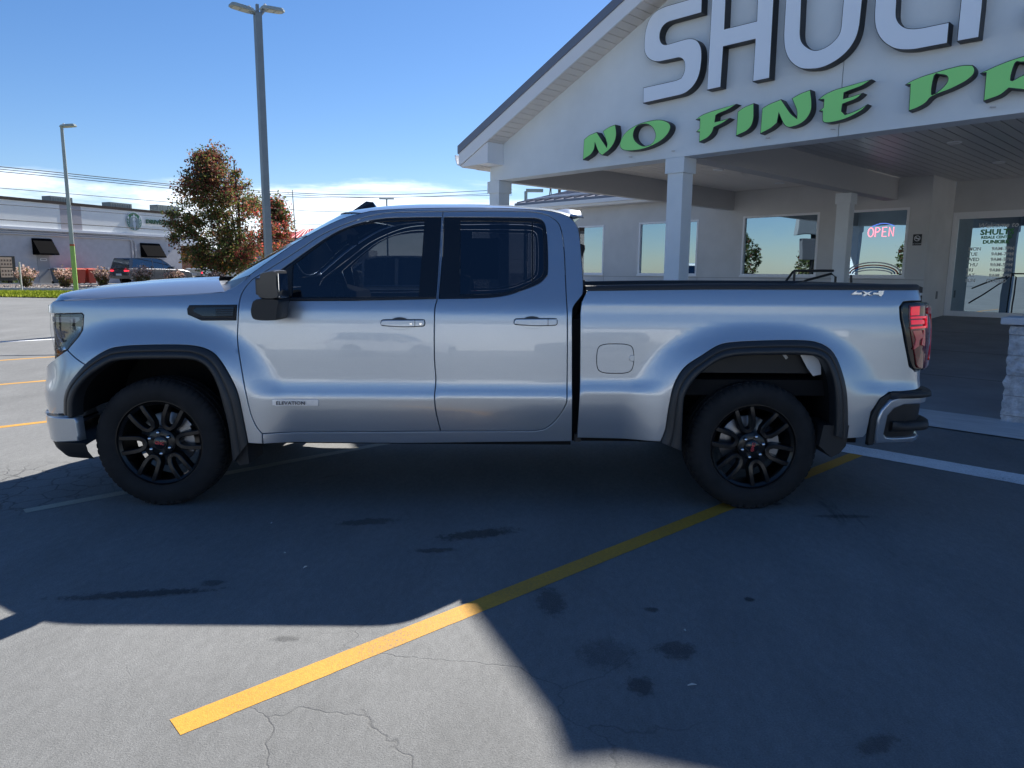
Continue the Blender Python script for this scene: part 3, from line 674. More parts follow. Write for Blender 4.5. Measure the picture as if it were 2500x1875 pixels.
panel('fuel_door_grip', crom([(2.945, .966), (2.952, .98), (2.975, .983), (2.975, .947), (2.952, .95)], closed=True, k=3), 'bed', paint, fd, d=-.008, thick=.01, gap=0, rnd=.003)
plate = panel('nameplate', [(.734, .694), (.745, .697), (1.010, .697), (1.018, .690), (1.017, .657), (.755, .654), (.745, .660), (.734, .66)], 'cab', mat('satin_silver', (.72, .76, .82), .3, .6), TR, d=-.006, thick=.006, gap=0, rnd=.001)
ya, yb = M(.757, .675, 'cab')[1], M(1.0, .675, 'cab')[1]; ta = math.atan2(yb-ya, .243); npm = mat('nameplate_grey', (.06, .065, .08), .4)
text_mesh('nameplate_letters', 'ELEVATION', .031, npm, plate[0], face_mat(.757, ya-.0125, .664, ta), .002, 0., sx=1.12)
text_mesh('nameplate_letters', 'ELEVATION', .031, npm, plate[1], face_mat(1.0, FAR-yb+.0125, .664, math.pi-ta), .002, 0., sx=1.12)
# 4x4 badge: angular strokes
def b44(parent, side):
    fx = (lambda x: x) ; yy = M(4.41, 1.372, 'bed')[1]; y0, y1 = (yy-.011, yy-.002) if not side else (FAR-yy+.002, FAR-yy+.011)
    L = [[(4.307, 1.369), (4.338, 1.389), (4.336, 1.377), (4.368, 1.377), (4.372, 1.366), (4.342, 1.366), (4.31, 1.366)],
         [(4.372, 1.388), (4.405, 1.378), (4.438, 1.389), (4.415, 1.373), (4.438, 1.357), (4.405, 1.367), (4.385, 1.354), (4.380, 1.366), (4.394, 1.373)],
         [(4.440, 1.377), (4.472, 1.377), (4.474, 1.389), (4.506, 1.390), (4.503, 1.368), (4.490, 1.354), (4.476, 1.362), (4.474, 1.367), (4.438, 1.367)]]
    for p in L:
        mb = MB(); mb.prism(p, y0, y1); mb.build('badge_stroke', mat('badge_silver', (.62, .66, .72), .22, .85), parent)
bd = empty('four_by_four_badge', (0, 0, 0)); bd.parent = TR; b44(bd, 0)
# ---- mirrors
def mirror():
    root = []
    mb = MB()
    up = [(.762, 1.462), (.775, 1.478), (.80, 1.484), (.857, 1.486), (.864, 1.40), (.864, 1.326), (.756, 1.326), (.748, 1.37)]
    def loftbox(poly, ys, sc, cz):
        rings = []
        cxx = sum(p[0] for p in poly)/len(poly)
        for y, s in zip(ys, sc): rings.append([(cxx+(p[0]-cxx)*s, y, cz+(p[1]-cz)*s) for p in poly])
        n = len(poly); vs = [v for r_ in rings for v in r_]; fs = []
        for i in range(len(rings)-1):
            for k in range(n): fs.append((i*n+k, i*n+(k+1) % n, (i+1)*n+(k+1) % n, (i+1)*n+k))
        fs.append(tuple(range(n))); fs.append(tuple((len(rings)-1)*n+k for k in range(n))[::-1]); return vs, fs
    up = crom(up, closed=True, k=3)
    mb.add(*loftbox(up, (-.20, -.185, -.12, .0), (.90, .97, 1.0, .98), 1.40)); a = mb.build('mirror_cap', mat('mirror_paint', (.014, .016, .019), .38, .0, coat=.35, coat_r=.15), TR, auto=40)
    mb = MB(); lo = crom([(.729, 1.322), (.859, 1.322), (.856, 1.26), (.849, 1.21), (.826, 1.198), (.72, 1.200), (.695, 1.23), (.698, 1.28)], closed=True, k=3)
    mb.add(*loftbox(lo, (-.19, -.175, -.10, .02), (.92, .98, 1.0, .96), 1.26)); b = mb.build('mirror_base', blk, a, auto=40)
    mb = MB(); mb.cbox(.724, .765, -.17, -.05, 1.345, 1.445, .01); c = mb.build('mirror_lamp', mat('mirror_paint', (.014, .016, .019), .38, .0, coat=.35, coat_r=.15), a)
    mb = MB(); mb.tube([(.79, -.02, 1.29), (.80, .10, 1.30)], .05, 10); d = mb.build('mirror_arm', blk, a)
    mb = MB(); mb.box(.8655, .868, -.185, -.02, 1.335, 1.47); e = mb.build('mirror_glass', chrome, a)
    a2 = mirror_obj(a, TR)
    for x in (b, c, d, e): mirror_obj(x, a2)
mirror()
# ---- cabin
mb = MB(); mb.box(.75, 2.5, .22, FAR-.22, .55, .60); mb.build('cabin_floor', interior_m, TR)
mb = MB(); mb.prism([(.55, 1.36), (.80, 1.38), (1.0, 1.33), (1.04, 1.20), (.98, .9), (.55, .9)], .22, FAR-.22); mb.build('dashboard', interior_m, TR)
def seat(x, y, w=.50):
    mb = MB(); mb.cbox(x-.28, x+.22, y-w/2, y+w/2, .80, .95, .04); s_ = mb.build('seat', interior_m, TR)
    mb = MB(); mb.add(*(lambda b: (b.v, b.f))(MB().cbox(-.07, .07, -w/2, w/2, 0, .58, .04))); mb.build('backrest', interior_m, s_)
    o = s_.children[-1]; o.location = (x+.24, y, .90); o.rotation_euler = (0, R(14), 0)
    mb = MB(); mb.cbox(-.05, .05, -.14, .14, .62, .80, .03); mb.build('headrest', interior_m, s_); o = s_.children[-1]; o.location = (x+.24, y, .90); o.rotation_euler = (0, R(12), 0)
for y in (.52, FAR-.52): seat(1.45, y)
seat(2.25, .55, .6); seat(2.25, FAR-.55, .6)
mb = MB(); mb.tube([(1.06+.06*math.cos(a*math.pi/12)*-.4, .52+.185*math.sin(a*math.pi/12), 1.30+.175*math.cos(a*math.pi/12)) for a in range(25)], .015, 8, caps=False)
mb.tube([(1.0, .52, 1.27), (1.08, .52, 1.30)], .04); mb.tube([(1.06, .36, 1.30), (1.06, .68, 1.30)], .012); mb.build('steering_wheel', blk, TR)
mb = MB(); mb.cbox(1.02, 1.06, .90, 1.12, 1.68, 1.75, .012); mb.build('rear_view_mirror', blk, TR)
# ---- wheels
def wheel(cx, rot, near=True):
    yo = .010
    root = empty('wheel', (0, 0, 0)); root.parent = TR
    rt = .412
    prof = [(.268, .040), (.275, .018), (.290, .008), (.325, -.002), (.352, .000), (.378, .008), (.392, .018), (.402, .030), (.407, .042), (.410, .060), (.403, .062), (.403, .074), (.411, .076), (.412, .12), (.403, .122), (.403, .134), (.412, .136), (.411, .19), (.403, .192), (.403, .204), (.410, .206), (.404, .232), (.380, .262), (.330, .272), (.28, .255), (.268, .235)]
    def md(j, k):
        if 6 <= k <= 9: return (-.006 if j % 4 == 0 else 0.)
        if k in (5,): return (-.003 if j % 4 == 0 else 0.)
        if k in (12, 13, 16, 17): return -.004 if j % 4 == 2 else 0.
        return 0.
    mb = MB(); mb.lathe(prof, (cx, yo, .405), 240, 'y', 0, md)
    mb.v = [(x, y-(.012 if z < .02 and .05 > y else 0), max(z, .0005)) for x, y, z in mb.v]
    mb.build('tyre', rubber, root, auto=28)
    mb = MB(); mb.lathe([(.256, .235), (.256, .06), (.262, .035), (.270, .020), (.276, .020), (.277, .028), (.268, .045), (.268, .235)], (cx, yo, .405), 72)
    mb.lathe([(.262, .030), (.246, .044), (.243, .060), (.252, .075)], (cx, yo, .405), 72); mb.build('rim', rimm, root, auto=35)
    rim = root.children[-1]
    mb = MB(); mb.lathe([(.0, .15), (.175, .15), (.18, .153), (.18, .172), (.06, .172)], (cx, yo, .405), 48); mb.build('brake_disc', mat('brake_disc_steel', (.22, .22, .23), .35, .9), root, auto=35)
    mb = MB(); a_ = R(5) if near else R(10)
    mb.prism([(cx+.19*math.cos(a_+t), .405+.19*math.sin(a_+t)) for t in (-.45, -.2, 0, .2, .45)]+[(cx+.12*math.cos(a_+t), .405+.12*math.sin(a_+t)) for t in (.5, 0, -.5)], yo+.10, yo+.18)
    mb.build('brake_caliper', mat('caliper_grey', (.32, .33, .35), .35, .8), root)
    # six twin spokes
    for k in range(6):
        a = R(rot+60*k); ca, sa = math.cos(a), math.sin(a)
        def P(r, t, y): return (cx+r*ca-t*sa, yo+y, .405+r*sa+t*ca)
        path = [(.262, .050, .034), (.215, .047, .030), (.165, .043, .034), (.130, .036, .040), (.108, .020, .044), (.102, 0, .045), (.108, -.020, .044), (.130, -.036, .040), (.165, -.043, .034), (.215, -.047, .030), (.262, -.050, .034)]
        pts = path; vs = []; fs = []
        for i, (r_, t_, y_) in enumerate(pts):
            p0 = pts[max(i-1, 0)]; p1 = pts[min(i+1, len(pts)-1)]; tx, ty = p1[0]-p0[0], p1[1]-p0[1]; L = math.hypot(tx, ty); nx, ny = -ty/L, tx/L; h = .0145
            for s1, dy in ((-1.35, .05), (-1.0, .004), (-.72, 0.), (.72, 0.), (1.0, .004), (1.35, .05)): vs.append(P(r_+nx*h*s1, t_+ny*h*s1, y_+dy))
        for i in range(len(pts)-1):
            for q in range(5): fs.append((i*6+q, i*6+q+1, (i+1)*6+q+1, (i+1)*6+q))
        mb = MB(); mb.add(vs, fs); mb.build('spoke', rimm, root, auto=25)
        b = R(rot+30+60*k); cb, sb = math.cos(b), math.sin(b)
        def Q(r, t, y): return (cx+r*cb-t*sb, yo+y, .405+r*sb+t*cb)
        mb = MB(); vs = [Q(.05, .022, .05), Q(.12, .018, .052), (Q(.250, .030, .050)), Q(.250, -.030, .050), Q(.12, -.018, .052), Q(.05, -.022, .05)]; 
        nutp = [(.0, .018), (.007, .019), (.0115, .024), (.0125, .032), (.0125, .05)]
        c3 = Q(.068, 0, 0)
        mb = MB(); mb.lathe(nutp, (c3[0], yo, c3[2]), 12); mb.build('lug_nut', chrome, root, auto=50)
    mb = MB(); mb.lathe([(.0, .030), (.042, .030), (.046, .033), (.046, .045), (.078, .047), (.088, .054), (.090, .10)], (cx, yo, .405), 48); mb.build('hub', rimm, root, auto=35)
    mb = MB(); mb.lathe([(.0, .0265), (.036, .0275), (.041, .031)], (cx, yo, .405), 32); cap = mb.build('centre_cap', gloss, root, auto=50)
    th = R(-8) if cx < 1 else R(78)
    mx_ = Matrix.Translation((cx, yo+.0245, .405)) @ Matrix.Rotation(R(90), 4, 'X') @ Matrix.Rotation(th, 4, 'Z') @ Matrix.Translation((0, -.008, 0))
    text_mesh('cap_letters', 'GMC', .026, mat('cap_letter_red', (.55, .05, .06), .3), root, mx_, .001, .0012, sx=1.0, align='CENTER')
    if not near:
        for o in [root]+list(root.children_recursive):
            pass
        def mir(o):
            if o.type == 'MESH': o.data.transform(Matrix.Translation((0, FAR, 0)) @ Matrix.Diagonal((1, -1, 1, 1))); o.data.flip_normals()
        for o in root.children_recursive: mir(o)
    return root
wheel(0., 5); wheel(3.747, -15); wheel(0., 20, False); wheel(3.747, 40, False)
# re-base every direct part on the truck's empty
for o in [o for o in bpy.data.objects if o.parent == TR]:
    o.matrix_parent_inverse = for_inv
# ---------------------------------------------------------------- ground
def gz(x, y):
    """lot height: level round the truck, rising gently to the far left"""
    d = (-x*.58+y*.81)
    return interp(d, [-50, 3, 12, 26, 30, 36, 400], [0, 0, .085, .40, .46, .46, .46])
def asphalt():
    m = bpy.data.materials.new('weathered_asphalt'); m.use_nodes = True; t = m.node_tree; b = t.nodes['Principled BSDF']; l = t.links.new
    tc = N(t, 'ShaderNodeTexCoord'); P = tc.outputs['Object']
    def noise(sc, det=4., rough=.6, stretch=None, dist=0.):
        n = N(t, 'ShaderNodeTexNoise', i_Scale=sc, i_Detail=det, i_Roughness=rough, i_Distortion=dist); v = P
        if stretch:
            mp = N(t, 'ShaderNodeMapping'); mp.inputs['Scale'].default_value = stretch; mp.inputs['Rotation'].default_value = (0, 0, R(-43.5)); l(P, mp.inputs[0]); v = mp.outputs[0]
        l(v, n.inputs['Vector']); return n.outputs[0]
    def mr(v, a, b_, c, d, sm=False):
        n = N(t, 'ShaderNodeMapRange', i_1=a, i_2=b_, i_3=c, i_4=d); l(v, n.inputs[0])
        if sm: n.interpolation_type = 'SMOOTHSTEP'
        return n.outputs[0]
    def mul(a, b_, op='MULTIPLY'):
        n = N(t, 'ShaderNodeMath', operation=op); l(a, n.inputs[0])
        if isinstance(b_, float): n.inputs[1].default_value = b_
        else: l(b_, n.inputs[1])
        return n.outputs[0]
    big = mr(noise(.35, 5), .3, .7, .84, 1.15); med = mr(noise(2.3, 6, .65, (1, .35, 1)), .3, .7, .88, 1.12); fine = mr(noise(150, 3, .8), .25, .75, .62, 1.38); mid = mr(noise(30, 5, .75, (1, .5, 1)), .3, .7, .86, 1.14)
    v = mul(mul(mul(big, med), fine), mid)
    # fine cracks, only where a broad mask allows
    def cracks(sc, w, lo, hi, msc, off_):
        w_ = N(t, 'ShaderNodeTexNoise', i_Scale=sc*1.7, i_Detail=5.); l(P, w_.inputs['Vector'])
        ad = N(t, 'ShaderNodeVectorMath', operation='MULTIPLY_ADD'); ad.inputs[1].default_value = (.45/sc*1.3,)*3; l(w_.outputs['Color'], ad.inputs[0]); l(P, ad.inputs[2])
        vo = N(t, 'ShaderNodeTexVoronoi', feature='DISTANCE_TO_EDGE', i_Scale=sc); l(ad.outputs[0], vo.inputs['Vector'])
        c = mr(vo.outputs[0], 0, w, 1, 0); mp = N(t, 'ShaderNodeMapping'); mp.inputs['Location'].default_value = (off_, off_*.7, 0); l(P, mp.inputs[0])
        n = N(t, 'ShaderNodeTexNoise', i_Scale=msc, i_Detail=2.); l(mp.outputs[0], n.inputs['Vector']); return mul(c, mr(n.outputs[0], lo, hi, 0, 1, True))
    c1 = cracks(2.6, .008, .58, .68, .55, 5.7); c2 = cracks(.8, .004, .54, .66, .35, 2.3)
    cr_ = mul(c1, c2, 'MAXIMUM')
    # alligator cracking beside the front tyre
    vd = N(t, 'ShaderNodeVectorMath', operation='DISTANCE'); vd.inputs[1].default_value = (-1.15, .35, 0); l(P, vd.inputs[0])
    near = mr(vd.outputs['Value'], .35, .9, 1, 0, True); c3 = cracks(6., .06, -1, -.9, 1, 0); cr_ = mul(mul(cr_, .5), mul(c3, near), 'MAXIMUM')
    st = mr(noise(1.3, 7, .72, (1, .45, 1), .6), .635, .70, 0, 1, True)     # oil stains
    sub = N(t, 'ShaderNodeMix', data_type='RGBA', blend_type='MULTIPLY'); sub.inputs['Factor'].default_value = 1; sub.inputs['A'].default_value = (.155, .159, .158, 1); l(v, sub.inputs['B'])
    m2 = N(t, 'ShaderNodeMix', data_type='RGBA'); l(mul(st, .45), m2.inputs['Factor']); l(sub.outputs['Result'], m2.inputs['A']); m2.inputs['B'].default_value = (.03, .03, .032, 1)
    m3 = N(t, 'ShaderNodeMix', data_type='RGBA'); l(mul(cr_, .62), m3.inputs['Factor']); l(m2.outputs['Result'], m3.inputs['A']); m3.inputs['B'].default_value = (.012, .012, .013, 1)
    l(m3.outputs['Result'], b.inputs['Base Color']); b.inputs['Roughness'].default_value = .82; b.inputs['Specular IOR Level'].default_value = .4
    h = mul(mul(noise(170, 4, .7), 1.), mul(cr_, -.9), 'ADD')
    bp = N(t, 'ShaderNodeBump', i_Strength=.8, i_Distance=.005); l(h, bp.inputs['Height']); l(bp.outputs[0], b.inputs['Normal']); return m
ASPH = asphalt()
def ggrid():
    xs = sorted(set([-600, -300, -150, -100, -80]+[-70+2.5*i for i in range(57)]+[90, 150, 300, 600])); ys = xs
    vs = [(x, y, gz(x, y)) for y in ys for x in xs]; n = len(xs); fs = [(j*n+i, j*n+i+1, (j+1)*n+i+1, (j+1)*n+i) for j in range(len(ys)-1) for i in range(n-1)]
    me = bpy.data.meshes.new('ground'); me.from_pydata(vs, [], fs); o = link('parking_lot', me, ASPH, None, True); o['kind'] = 'structure'
ggrid()
A2 = R(43.5); E2 = Vector((math.cos(A2), math.sin(A2))); E1 = Vector((math.sin(A2), -math.cos(A2)))
def paintmat(name, col, wear=.35, wc=(.12, .12, .12)):
    m = bpy.data.materials.new(name); m.use_nodes = True; t = m.node_tree; b = t.nodes['Principled BSDF']; l = t.links.new
    tc = N(t, 'ShaderNodeTexCoord'); n = N(t, 'ShaderNodeTexNoise', i_Scale=55., i_Detail=6., i_Roughness=.75); l(tc.outputs['Object'], n.inputs['Vector'])
    n2 = N(t, 'ShaderNodeTexNoise', i_Scale=2.2, i_Detail=4.); l(tc.outputs['Object'], n2.inputs['Vector'])
    ad = N(t, 'ShaderNodeMath', operation='MULTIPLY_ADD'); l(n2.outputs[0], ad.inputs[0]); ad.inputs[1].default_value = .45; l(n.outputs[0], ad.inputs[2])
    mr = N(t, 'ShaderNodeMapRange', i_1=.86-wear, i_2=1.0-wear*.5, i_3=0, i_4=1); l(ad.outputs[0], mr.inputs[0])
    mx = N(t, 'ShaderNodeMix', data_type='RGBA'); l(mr.outputs[0], mx.inputs['Factor']); mx.inputs['A'].default_value = (*col, 1); mx.inputs['B'].default_value = (*[c*.74 for c in col], 1)
    n3 = N(t, 'ShaderNodeTexNoise', i_Scale=200., i_Detail=2.); l(tc.outputs['Object'], n3.inputs['Vector']); bp = N(t, 'ShaderNodeBump', i_Strength=.5, i_Distance=.003); l(n3.outputs[0], bp.inputs['Height']); l(bp.outputs[0], b.inputs['Normal'])
    n4 = N(t, 'ShaderNodeTexNoise', i_Scale=120., i_Detail=3., i_Roughness=.8); l(tc.outputs['Object'], n4.inputs['Vector']); ad4 = N(t, 'ShaderNodeMath', operation='MULTIPLY_ADD'); l(n2.outputs[0], ad4.inputs[0]); ad4.inputs[1].default_value = .35; l(n4.outputs[0], ad4.inputs[2])
    mr4 = N(t, 'ShaderNodeMapRange', i_1=.76, i_2=.86, i_3=0, i_4=.75); l(ad4.outputs[0], mr4.inputs[0]); mx4 = N(t, 'ShaderNodeMix', data_type='RGBA'); l(mr4.outputs[0], mx4.inputs['Factor']); l(mx.outputs['Result'], mx4.inputs['A']); mx4.inputs['B'].default_value = (*[w*.9 for w in wc], 1); mx = mx4
    l(mx.outputs['Result'], b.inputs['Base Color']); b.inputs['Roughness'].default_value = .7; return m
YEL = paintmat('yellow_road_paint', (.58, .295, .030), .36); YOLD = paintmat('faded_yellow_paint', (.40, .37, .28), .42); WHT = paintmat('white_road_paint', (.80, .82, .84), .30)
def stripe(name, a, b, w, mt, lift=.0015, label=None):
    a = Vector(a); b = Vector(b); d = (b-a).normalized(); n = Vector((-d.y, d.x))*w/2; L = (b-a).length; k = max(2, int(L/.035)); vs = []; fs = []
    for i in range(k+1):
        p = a+(b-a)*i/k; j1 = .03*pnoise(Vector((i*.37, a.x, 1)))+.04*pnoise(Vector((i*1.9, a.x, 4))); j2 = .03*pnoise(Vector((i*.41, a.y, 9)))+.04*pnoise(Vector((i*2.1, a.y, 2)))
        for q in (p+n*(1+j1), p-n*(1+j2)): vs.append((q.x, q.y, gz(q.x, q.y)+lift))
    fs = [(2*i, 2*i+1, 2*i+3, 2*i+2) for i in range(k)]
    me = bpy.data.meshes.new(name); me.from_pydata(vs, [], fs); o = link(name, me, mt); o['kind'] = 'structure'; return o
stripe('yellow_parking_line', (1.115, -2.20), (5.20, 1.52), .108, YEL)
stripe('faded_parking_line', (-.80, -.10), (2.9, 3.4), .09, YOLD)
for k, (px, py) in enumerate(((0, 1043), (0, 939), (0, 880))):
    w = _d+_r*((px-1250)/FPX)-_u*((py-937.5)/FPX); z = 0.
    for _ in range(8): P_ = CAM+w*((z-CAM.z)/w.z); z = gz(P_.x, P_.y)
    c = Vector((P_.x, P_.y)); stripe('yellow_parking_line', c-E2*3.2, c+E2*2.6, .10, YEL)
w = _d+_r*((0-1250)/FPX)-_u*((835-937.5)/FPX); z = 0.
for _ in range(8): P_ = CAM+w*((z-CAM.z)/w.z); z = gz(P_.x, P_.y)
stripe('white_parking_line', Vector((P_.x, P_.y))-E2*4, Vector((P_.x, P_.y))+E2*9, .13, WHT)
stripe('white_kerbside_line', Vector((5.08, 1.68))-E1*.35, Vector((5.08, 1.68))+E1*7, .31, WHT, .004)
stripe('painted_shadow_line', (-9, 6.75), (-1.0, 8.6), .05, mat('shadow_line_black', (.015, .015, .016), .4), .005)  # thin cast shadow across the lot, painted as a dark strip
def stain(x, y, a, b, rz_, seed, k=.8):
    key = 'oil_stain_%d' % seed; m = bpy.data.materials.new('oil_stain'); m.use_nodes = True; t = m.node_tree; l = t.links.new; bs = t.nodes['Principled BSDF']; bs.inputs['Base Color'].default_value = (.022, .022, .024, 1); bs.inputs['Roughness'].default_value = .5
    tc = N(t, 'ShaderNodeTexCoord'); mp = N(t, 'ShaderNodeMapping'); mp.inputs['Scale'].default_value = (1/a, 1/b, 1); l(tc.outputs['Object'], mp.inputs[0]); ln = N(t, 'ShaderNodeVectorMath', operation='LENGTH'); l(mp.outputs[0], ln.inputs[0])
    n = N(t, 'ShaderNodeTexNoise', i_Scale=26., i_Detail=6., i_Roughness=.7); mp2 = N(t, 'ShaderNodeMapping'); mp2.inputs['Location'].default_value = (seed*3.7, seed, 0); l(tc.outputs['Object'], mp2.inputs[0]); l(mp2.outputs[0], n.inputs['Vector'])
    sb_ = N(t, 'ShaderNodeMath', operation='MULTIPLY_ADD'); l(ln.outputs['Value'], sb_.inputs[0]); sb_.inputs[1].default_value = -.55; l(n.outputs[0], sb_.inputs[2]); mr = N(t, 'ShaderNodeMapRange', i_1=.02, i_2=.22, i_3=0., i_4=k); l(sb_.outputs[0], mr.inputs[0])
    tr = N(t, 'ShaderNodeBsdfTransparent'); ms = N(t, 'ShaderNodeMixShader'); l(mr.outputs[0], ms.inputs[0]); l(tr.outputs[0], ms.inputs[1]); l(bs.outputs[0], ms.inputs[2]); l(ms.outputs[0], t.nodes['Material Output'].inputs[0])
    me = bpy.data.meshes.new('oil_stain'); me.from_pydata([(-a, -b, 0), (a, -b, 0), (a, b, 0), (-a, b, 0)], [], [(0, 1, 2, 3)]); o = link('oil_stain', me, m); o.location = (x, y, .0035); o.rotation_euler = (0, 0, rz_); o['kind'] = 'structure'
def gp(px, py): w = _d+_r*((px-1250)/FPX)-_u*((py-937.5)/FPX); P_ = CAM+w*(-CAM.z/w.z); return P_.x, P_.y
for i, (px, py, a, b, rz_, k) in enumerate(((1565, 1676, .045, .05, 0, .7), (1650, 1588, .07, .06, .2, .6), (1345, 1470, .06, .12, .1, .5), (330, 1452, .30, .035, .15, .75), (1165, 1305, .20, .06, .3, .7), (1060, 1345, .10, .03, .1, .6), (520, 1425, .05, .03, 0, .5), (1480, 1600, .10, .10, .4, .35), (700, 1560, .05, .02, 0, .4), (2060, 1262, .16, .03, 0, .5), (1890, 1230, .05, .03, 0, .6), (900, 1275, .16, .05, .2, .5), (2140, 1820, .08, .03, .5, .5), (1830, 1465, .02, .02, 0, .8), (1590, 1490, .03, .02, 0, .7))):
    x, y = gp(px, py); stain(x, y, a*1.5, b*1.5, rz_, i+1, k*.62)
# scraps of litter on the tarmac
for (x, y, a, L) in ((2.88, -1.95, .2, .035), (1.18, -.93, 1.1, .03), (2.95, -1.55, 2., .012), (.80, -.30, 1.4, .018), (1.02, -.75, .6, .01)):
    mb = MB(); mb.tube([(x-L/2*math.cos(a), y-L/2*math.sin(a), .008), (x, y, .011), (x+L/2*math.cos(a), y+L/2*math.sin(a), .007)], [.002, .004, .001], 5); o = mb.build('litter_scrap', mat('pale_litter', (.5, .5, .48), .8))
    tag(o, 'tiny pale scrap of litter lying on the asphalt in front of the truck', 'litter', 'litter scraps on the asphalt')

# ---------------------------------------------------------------- dealership (local frame: x along the facade, y deeper, z up)
AZ = R(-46.5)
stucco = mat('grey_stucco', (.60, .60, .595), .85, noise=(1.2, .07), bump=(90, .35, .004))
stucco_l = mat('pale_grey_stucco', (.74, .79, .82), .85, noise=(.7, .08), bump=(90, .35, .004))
wtrim = mat('white_aluminium', (.82, .83, .85), .4)
roofm = mat('dark_metal_roof', (.20, .21, .25), .4, .4)
soff = mat('soffit_panel', (.78, .74, .70), .6)
win_g = glass('reflective_window', (.66, .86, 1.0), .52, (.14, .15, .16))
bld = empty('dealership_building', (0, 0, 0), AZ, 'grey stucco dealership building with gabled drive-through canopy on square columns', 'building')
def bp_(name, mb, mt, parent=bld, **k): return mb.build(name, mt, parent, **k)
def box(name, mt, *a, parent=bld, c=0):
    mb = MB(); (mb.cbox(*a, c) if c else mb.box(*a)); return mb.build(name, mt, parent)
QF, QW, QD = 7.5, 15.89, 17.49
RX, RZ0, SL = .74, 3.68, .455; WL = -5.26; GB = 3.11
def rake(x): return RZ0+SL*(x-(-5.06)) if x <= RX else RZ0+SL*(RX+5.06)-SL*(x-RX)
WR = 2*RX-WL
# gable wall in two panels with a joint at x = .96
def gable(x0, x1):
    xs = [x0]+([RX] if x0 < RX < x1 else [])+[x1]
    poly = [(x0, GB), (x1, GB)]+[(x, rake(x)-.01) for x in xs[::-1]]
    mb = MB(); mb.prism(poly, QF, QF+.30); bp_('gable_wall', mb, stucco_l)
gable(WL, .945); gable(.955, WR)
box('control_joint_shade', mat('joint_shade', (.2, .21, .22), .8), .944, .956, QF+.012, QF+.02, GB+.01, 5.5)
# roof slabs, fascia and individually built soffit boards
EX = WL-.42
def rz(x, dz): return (rake(x)+dz)
for sgn in (1, -1):
    X = (lambda x: x) if sgn == 1 else (lambda x: 2*RX-x)
    mb = MB(); mb.prism([(X(EX), rz(EX, .19)), (X(RX), rz(RX, .19)), (X(RX), rz(RX, .33)), (X(EX), rz(EX, .33))], QF-.42, 15.9); bp_('roof_slope', mb, roofm)
    mb = MB(); mb.prism([(X(EX+.03), rz(EX+.03, -.03)), (X(RX), rz(RX, -.03)), (X(RX), rz(RX, .188)), (X(EX+.03), rz(EX+.03, .188))], QF-.40, QF-.375); bp_('fascia_board', mb, wtrim)
    n = 50
    if sgn == 1:
        L = RX-EX-.35; me = None
        for i in range(n):
            x = EX+.35+L*i/n; x1 = x+L/n-.012
            mb = MB(); mb.prism([(x, rz(x, -.030)), (x1, rz(x1, -.030)), (x1, rz(x1, -.015)), (x, rz(x, -.015))], QF-.375, QF-.001); bp_('soffit_board', mb, soff)
        mb = MB(); mb.prism([(EX+.3, rz(EX+.3, -.012)), (RX, rz(RX, -.012)), (RX, rz(RX, .0)), (EX+.3, rz(EX+.3, 0))], QF-.375, QF-.001); bp_('soffit_backing', mb, dark)
    else:
        mb = MB(); mb.prism([(X(EX), rz(EX, -.03)), (X(RX), rz(RX, -.03)), (X(RX), rz(RX, .0)), (X(EX), rz(EX, .0))], QF-.375, QF-.001); bp_('soffit_backing', mb, soff)
    # boxed eave return and gutter
    x0, x1 = sorted((X(EX+.03), X(WL+.04)))
    mb = MB(); mb.prism([(X(EX+.03), 3.36), (X(WL+.35), 3.36), (X(WL+.35), rz(WL+.35, -.035)), (X(EX+.03), rz(EX+.03, -.035))], QF-.374, QF-.002); bp_('eave_return', mb, wtrim)
    for k in range(5): mb = MB(); mb.box(x0+.02, x1-.02, QF-.36+.07*k, QF-.305+.07*k, 3.348, 3.359); bp_('soffit_board', mb, soff)
    mb = MB(); gx = X(EX-.0); s2 = -1 if sgn == 1 else 1
    mb.prism([(gx+s2*-.03, 3.40), (gx+s2*.06, 3.40), (gx+s2*.11, 3.50), (gx+s2*.13, 3.585), (gx+s2*.115, 3.585), (gx+s2*.09, 3.50), (gx+s2*.05, 3.42), (gx+s2*-.03, 3.42)], QF-.38, 15.8); bp_('gutter', mb, wtrim)
    box('side_fascia', wtrim, *sorted((X(EX-.0), X(EX+.03))), QF-.39, 15.8, 3.38, 3.60)
    box('side_soffit', soff, x0, x1, QF, 15.8, 3.345, 3.36)
mb = MB(); mb.prism([(RX-.16, rz(RX-.16, .335)), (RX, rz(RX, .40)), (RX+.16, rz(RX+.16, .335))], QF-.41, 15.8); bp_('ridge_cap', mb, roofm)
# beams, columns
for (x0, x1) in ((-5.39, -5.10), (-1.42, -1.15), (RX*2+4.90, RX*2+5.17)):
    y0 = QF+.30 if x0 > -5.3 and x0 < 7 else QF+.302
    box('ceiling_beam', mat('dark_beam_stucco', (.56, .55, .54), .85, bump=(90, .3, .003)), max(x0, WL+.01) if x0 < -5 else x0, x1 if x0 < -5 else x1, QF+.302, QW-.002, GB+.003, 3.60)
def column(x, y, zb, ztop=GB):
    mb = MB(); mb.box(x+.03, x+.285, y+.03, y+.285, zb, ztop-.20); o = bp_('column', mb, stucco_l)
    mb = MB(); mb.cbox(x, x+.315, y, y+.315, ztop-.215, ztop-.002, .006); mb.build('capital', stucco_l, o)
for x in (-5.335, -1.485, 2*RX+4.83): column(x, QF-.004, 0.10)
for x in (-1.575, ): column(x, 13.62, .40)
